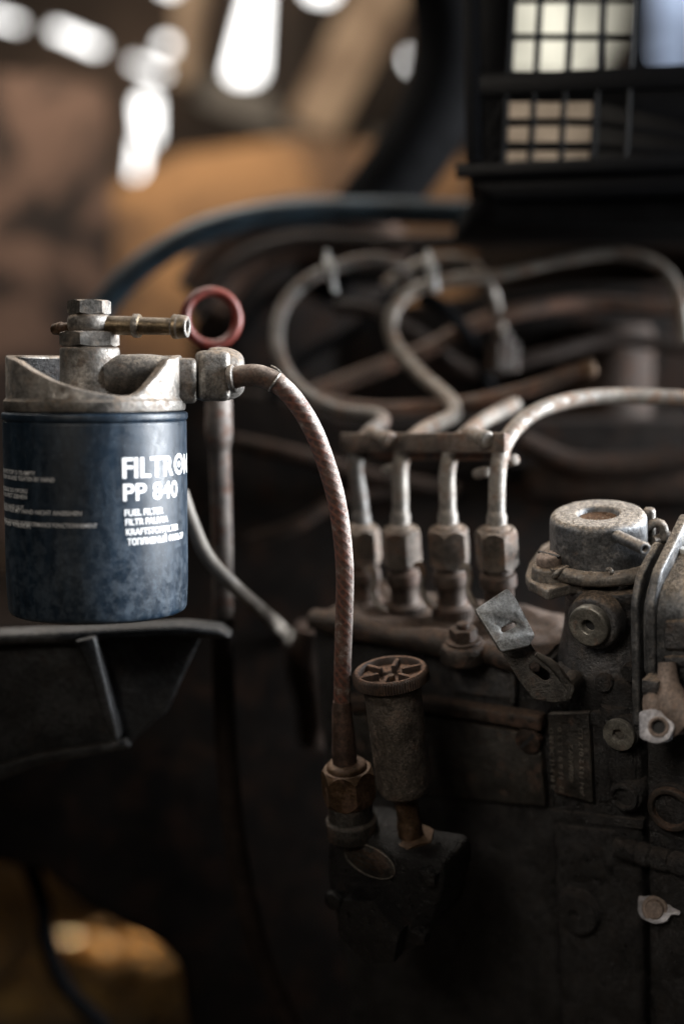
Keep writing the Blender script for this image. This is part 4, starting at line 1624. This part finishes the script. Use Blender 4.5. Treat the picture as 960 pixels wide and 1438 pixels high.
for x, y, d in ((550, 658, .69), (680, 663, .66), (720, 646, .66)):
    b = new()
    lathe(b, frame(P(x, y, d), (.4, -1, .2)), rp([(0, -8), (2.6, -8), (2.6, 2), (0, 2.4)], .6), 16)
    obj('bolt_end', b, M['pipe'], CB)

# ================================================================== feed pump with hand primer
QR = root('feed_pump', 'oily black feed pump with a knurled hand primer and oval maker plate', 'fuel pump', P(540, 1345, .64))
A0, A1 = P(576, 1172, .633), P(548, 947, .612)
axq = (A1 - A0).normalized()
Lq = (A1 - A0).length * 1000
qm = frame(A0, axq)
b = new()
lathe(b, qm, rp([(0, Lq - 55), (5.6, Lq - 57), (11.0, Lq - 55.5), (12.1, Lq - 52), (12.3, Lq - 9), (12.9, Lq - 7), (12.6, Lq - 3), (0, Lq - 3)], 1.0, 3), 44)
obj('primer_barrel', b, M['primer'], QR)
b = new()
lathe(b, qm, rp([(0, -2), (5.9, -2), (5.6, 6), (5.0, 8), (5.2, Lq - 60), (6.4, Lq - 58), (6.4, Lq - 50), (0, Lq - 50)], .8, 3), 28)
obj('primer_neck', b, M['bronze'], QR)
b = new()
hex_nut(b, qm, 11.4, -7.5, 0, .35, .14)
obj('primer_nut', b, M['bronze'], QR)
# knurled knob with its spokes
b = new()
kn = 84
zt = Lq + 2.2
ring_o = []
for k in range(kn * 2):
    a = 2 * math.pi * k / (kn * 2)
    ring_o.append((16.5 if k % 2 else 15.9, a))
lay = []
for (sc_, z) in ((.93, zt - 5.6), (1, zt - 5.0), (1, zt - .9), (.965, zt - .15)):
    lay.append([b.verts.new(qm @ Vector((r * sc_ * MM * math.cos(a), r * sc_ * MM * math.sin(a), z * MM))) for r, a in ring_o])
for r_, z in ((15.2, zt + .25), (14.0, zt + .1), (13.4, zt - .8), (13.0, zt - 2.8), (6.4, zt - 3.4), (5.6, zt - 4.6), (0.01, zt - 4.8)):
    lay.append([b.verts.new(qm @ Vector((r_ * MM * math.cos(a), r_ * MM * math.sin(a), z * MM))) for _, a in ring_o])
for p0, p1 in zip(lay, lay[1:]):
    for k in range(kn * 2):
        b.faces.new((p0[k], p0[(k + 1) % (kn * 2)], p1[(k + 1) % (kn * 2)], p1[k]))
b.faces.new(lay[0][::-1])
kno = obj('primer_knob', b, M['knob'], QR, 30)
for k in range(6):
    b = new()
    box(b, qm @ Matrix.Rotation(2 * math.pi * k / 6 + .25, 4, 'Z'), (5.2, -1.0, zt - 4.2), (13.8, 1.0, zt - .35), .6, 2)
    obj('spoke', b, M['knob'], kno)
b = new()
lathe(b, qm, rp([(0, zt - 4.8), (2.0, zt - 4.8), (1.7, zt - 2.4), (0, zt - 2.2)], .5), 16)
obj('knob_screw', b, M['bronze'], kno)
# hose union
h0, h1 = P(493, 1150, .634), P(486, 1068, .6255)
hm = frame(h0, h1 - h0)
Lh = (h1 - h0).length * 1000
b = new()
hex_nut(b, hm, 12.2, 8.5, Lh - 3.5, .82, .3)
lathe(b, hm, rp([(0, Lh - 4), (9.2, Lh - 4), (8.6, Lh - 1.4), (6.4, Lh - .4), (0, Lh - .4)], .9, 3), 32)
obj('hose_nut', b, M['bronze'], QR)
b = new()
lathe(b, hm, rp([(0, -8), (11.6, -8), (11.6, 0), (10, 1), (10, 8.4), (0, 8.4)], .8), 32)
obj('hose_seat', b, M['grime_steel'], QR)


def qslab(b, px, c, thick, bev):
    return slab(b, px, c, thick, bev, 3)


QC = (MEI @ P(520, 1210, .629)).y * 1000
b = new()
qslab(b, rp([(458, 1172), (500, 1168), (560, 1204), (616, 1212), (622, 1244), (602, 1300), (575, 1342), (520, 1352), (474, 1312), (458, 1240)], 20, 4, True), QC, 28, 11)
lathe(b, frame(EY(548, 1260, QC + 16), -YE, XE), rp([(0, 0), (20, 0), (23, -5), (23, -30), (0, -30)], 3, 3), 40)
obj('feed_body', b, M['oily_black'], QR)
for x, y in ((604, 1228), (472, 1262), (590, 1310)):
    b = new()
    hex_nut(b, frame(EY(x, y, QC), -YE, XE), 4.6, -2, 3.4, .4)
    obj('housing_bolt', b, M['oily_black'], QR)
b = new()
qf = frame(EY(529, 1296, QC), -YE, XE)
hex_nut(b, qf, 17.5, -1, 8, .28, .08)
obj('hexagon_plug', b, M['oily_black'], QR)
b = new()
of = frame(EY(519, 1209, QC - .6), -YE, XE)
of = of @ Matrix.Rotation(math.radians(-6), 4, 'Z')
el = [(13.2 * math.cos(2 * math.pi * k / 48), 7.6 * math.sin(2 * math.pi * k / 48)) for k in range(48)]
plate(b, of, el, [], -.6, .2, .1)
opl = obj('maker_plate', b, M['grime_steel'], QR)
b = new()
tube(b, [of @ Vector((x * MM, y * MM, .0003)) for x, y in el + el[:1]], .28, 8, smooth=False, closed=True)
obj('plate_rim', b, M['steel'], opl)
b = new()
for s, x, y, h, wd in (('BOSCH', -6.8, 2.2, 2.2, 11), ('0 440 008 107', -9, -1.2, 1.7, 17), ('FP/K22 M 12', -8, -4.2, 1.7, 15)):
    put_text(b, text_flat(s, h, wd, .01), lambda u, v, x=x, y=y: of @ Vector(((x + u) * MM, (y + v) * MM, .00028)))
obj('maker_print', b, M['bronze'], opl)
b = new()
lathe(b, frame(P(634, 1219, .70), (-.2, -1, .4)), rp([(0, -8), (2.2, -8), (2.2, 1), (0, 1.6)], .6), 16)
obj('bleed_pin', b, M['bronze'], QR)

# loose grit lying on the pump's upper faces
from mathutils.bvhtree import BVHTree
bpy.context.view_layer.update()
gr = new()
faces_ok = ('dusty_cover_top', 'seam_flange', 'boost_capsule', 'clamp_ring', 'capsule_flange', 'dirt_fill', 'clamp_screw', 'screw_boss', 'rear_clip', 'clamp_clip')
vs_, fs_ = [], []
for o in [x for x in bpy.data.objects if x.type == 'MESH' and top_of(x) == PR and x.name.split('.')[0] in faces_ok]:
    k = len(vs_)
    mw = o.matrix_world
    vs_ += [mw @ v.co for v in o.data.vertices]
    fs_ += [tuple(i + k for i in p.vertices) for p in o.data.polygons]
tree = BVHTree.FromPolygons(vs_, fs_)
made = 0
for k in range(26000):
    x, y = random.uniform(-30, 60), random.uniform(-30, 34)
    dens = .12 if math.hypot(x, y) < 20.5 else (.9 if x > 20 else .35)
    if random.random() > dens:
        continue
    h, nrm, idx, dist = tree.ray_cast(e(x, y, 40), -ZE)
    if h is None or nrm.z < .55:
        continue
    r = random.choice((.10, .14, .14, .18, .18, .24, .32)) * MM
    a = random.uniform(0, 6.28)
    up3 = Vector((0, 0, 1))
    c3 = [h + Vector((math.cos(a + q * 2.094), math.sin(a + q * 2.094), 0)) * r * random.uniform(.7, 1.3) for q in range(3)]
    t3 = h + up3 * r * random.uniform(.9, 1.5)
    vv = [gr.verts.new(p) for p in c3 + [t3]]
    for q in ((0, 1, 3), (1, 2, 3), (2, 0, 3)):
        gr.faces.new([vv[i] for i in q])
    made += 1
M['grit'] = plain('pale_grit', (.36, .31, .255), .95, var=.75, sc=8, bump=0.0, spec=.1)
obj('dust', gr, M['grit'], kind='stuff', label='pale grit scattered over the pump top and capsule', cat='dust', base=OE, angle=20)
print('grit', made)
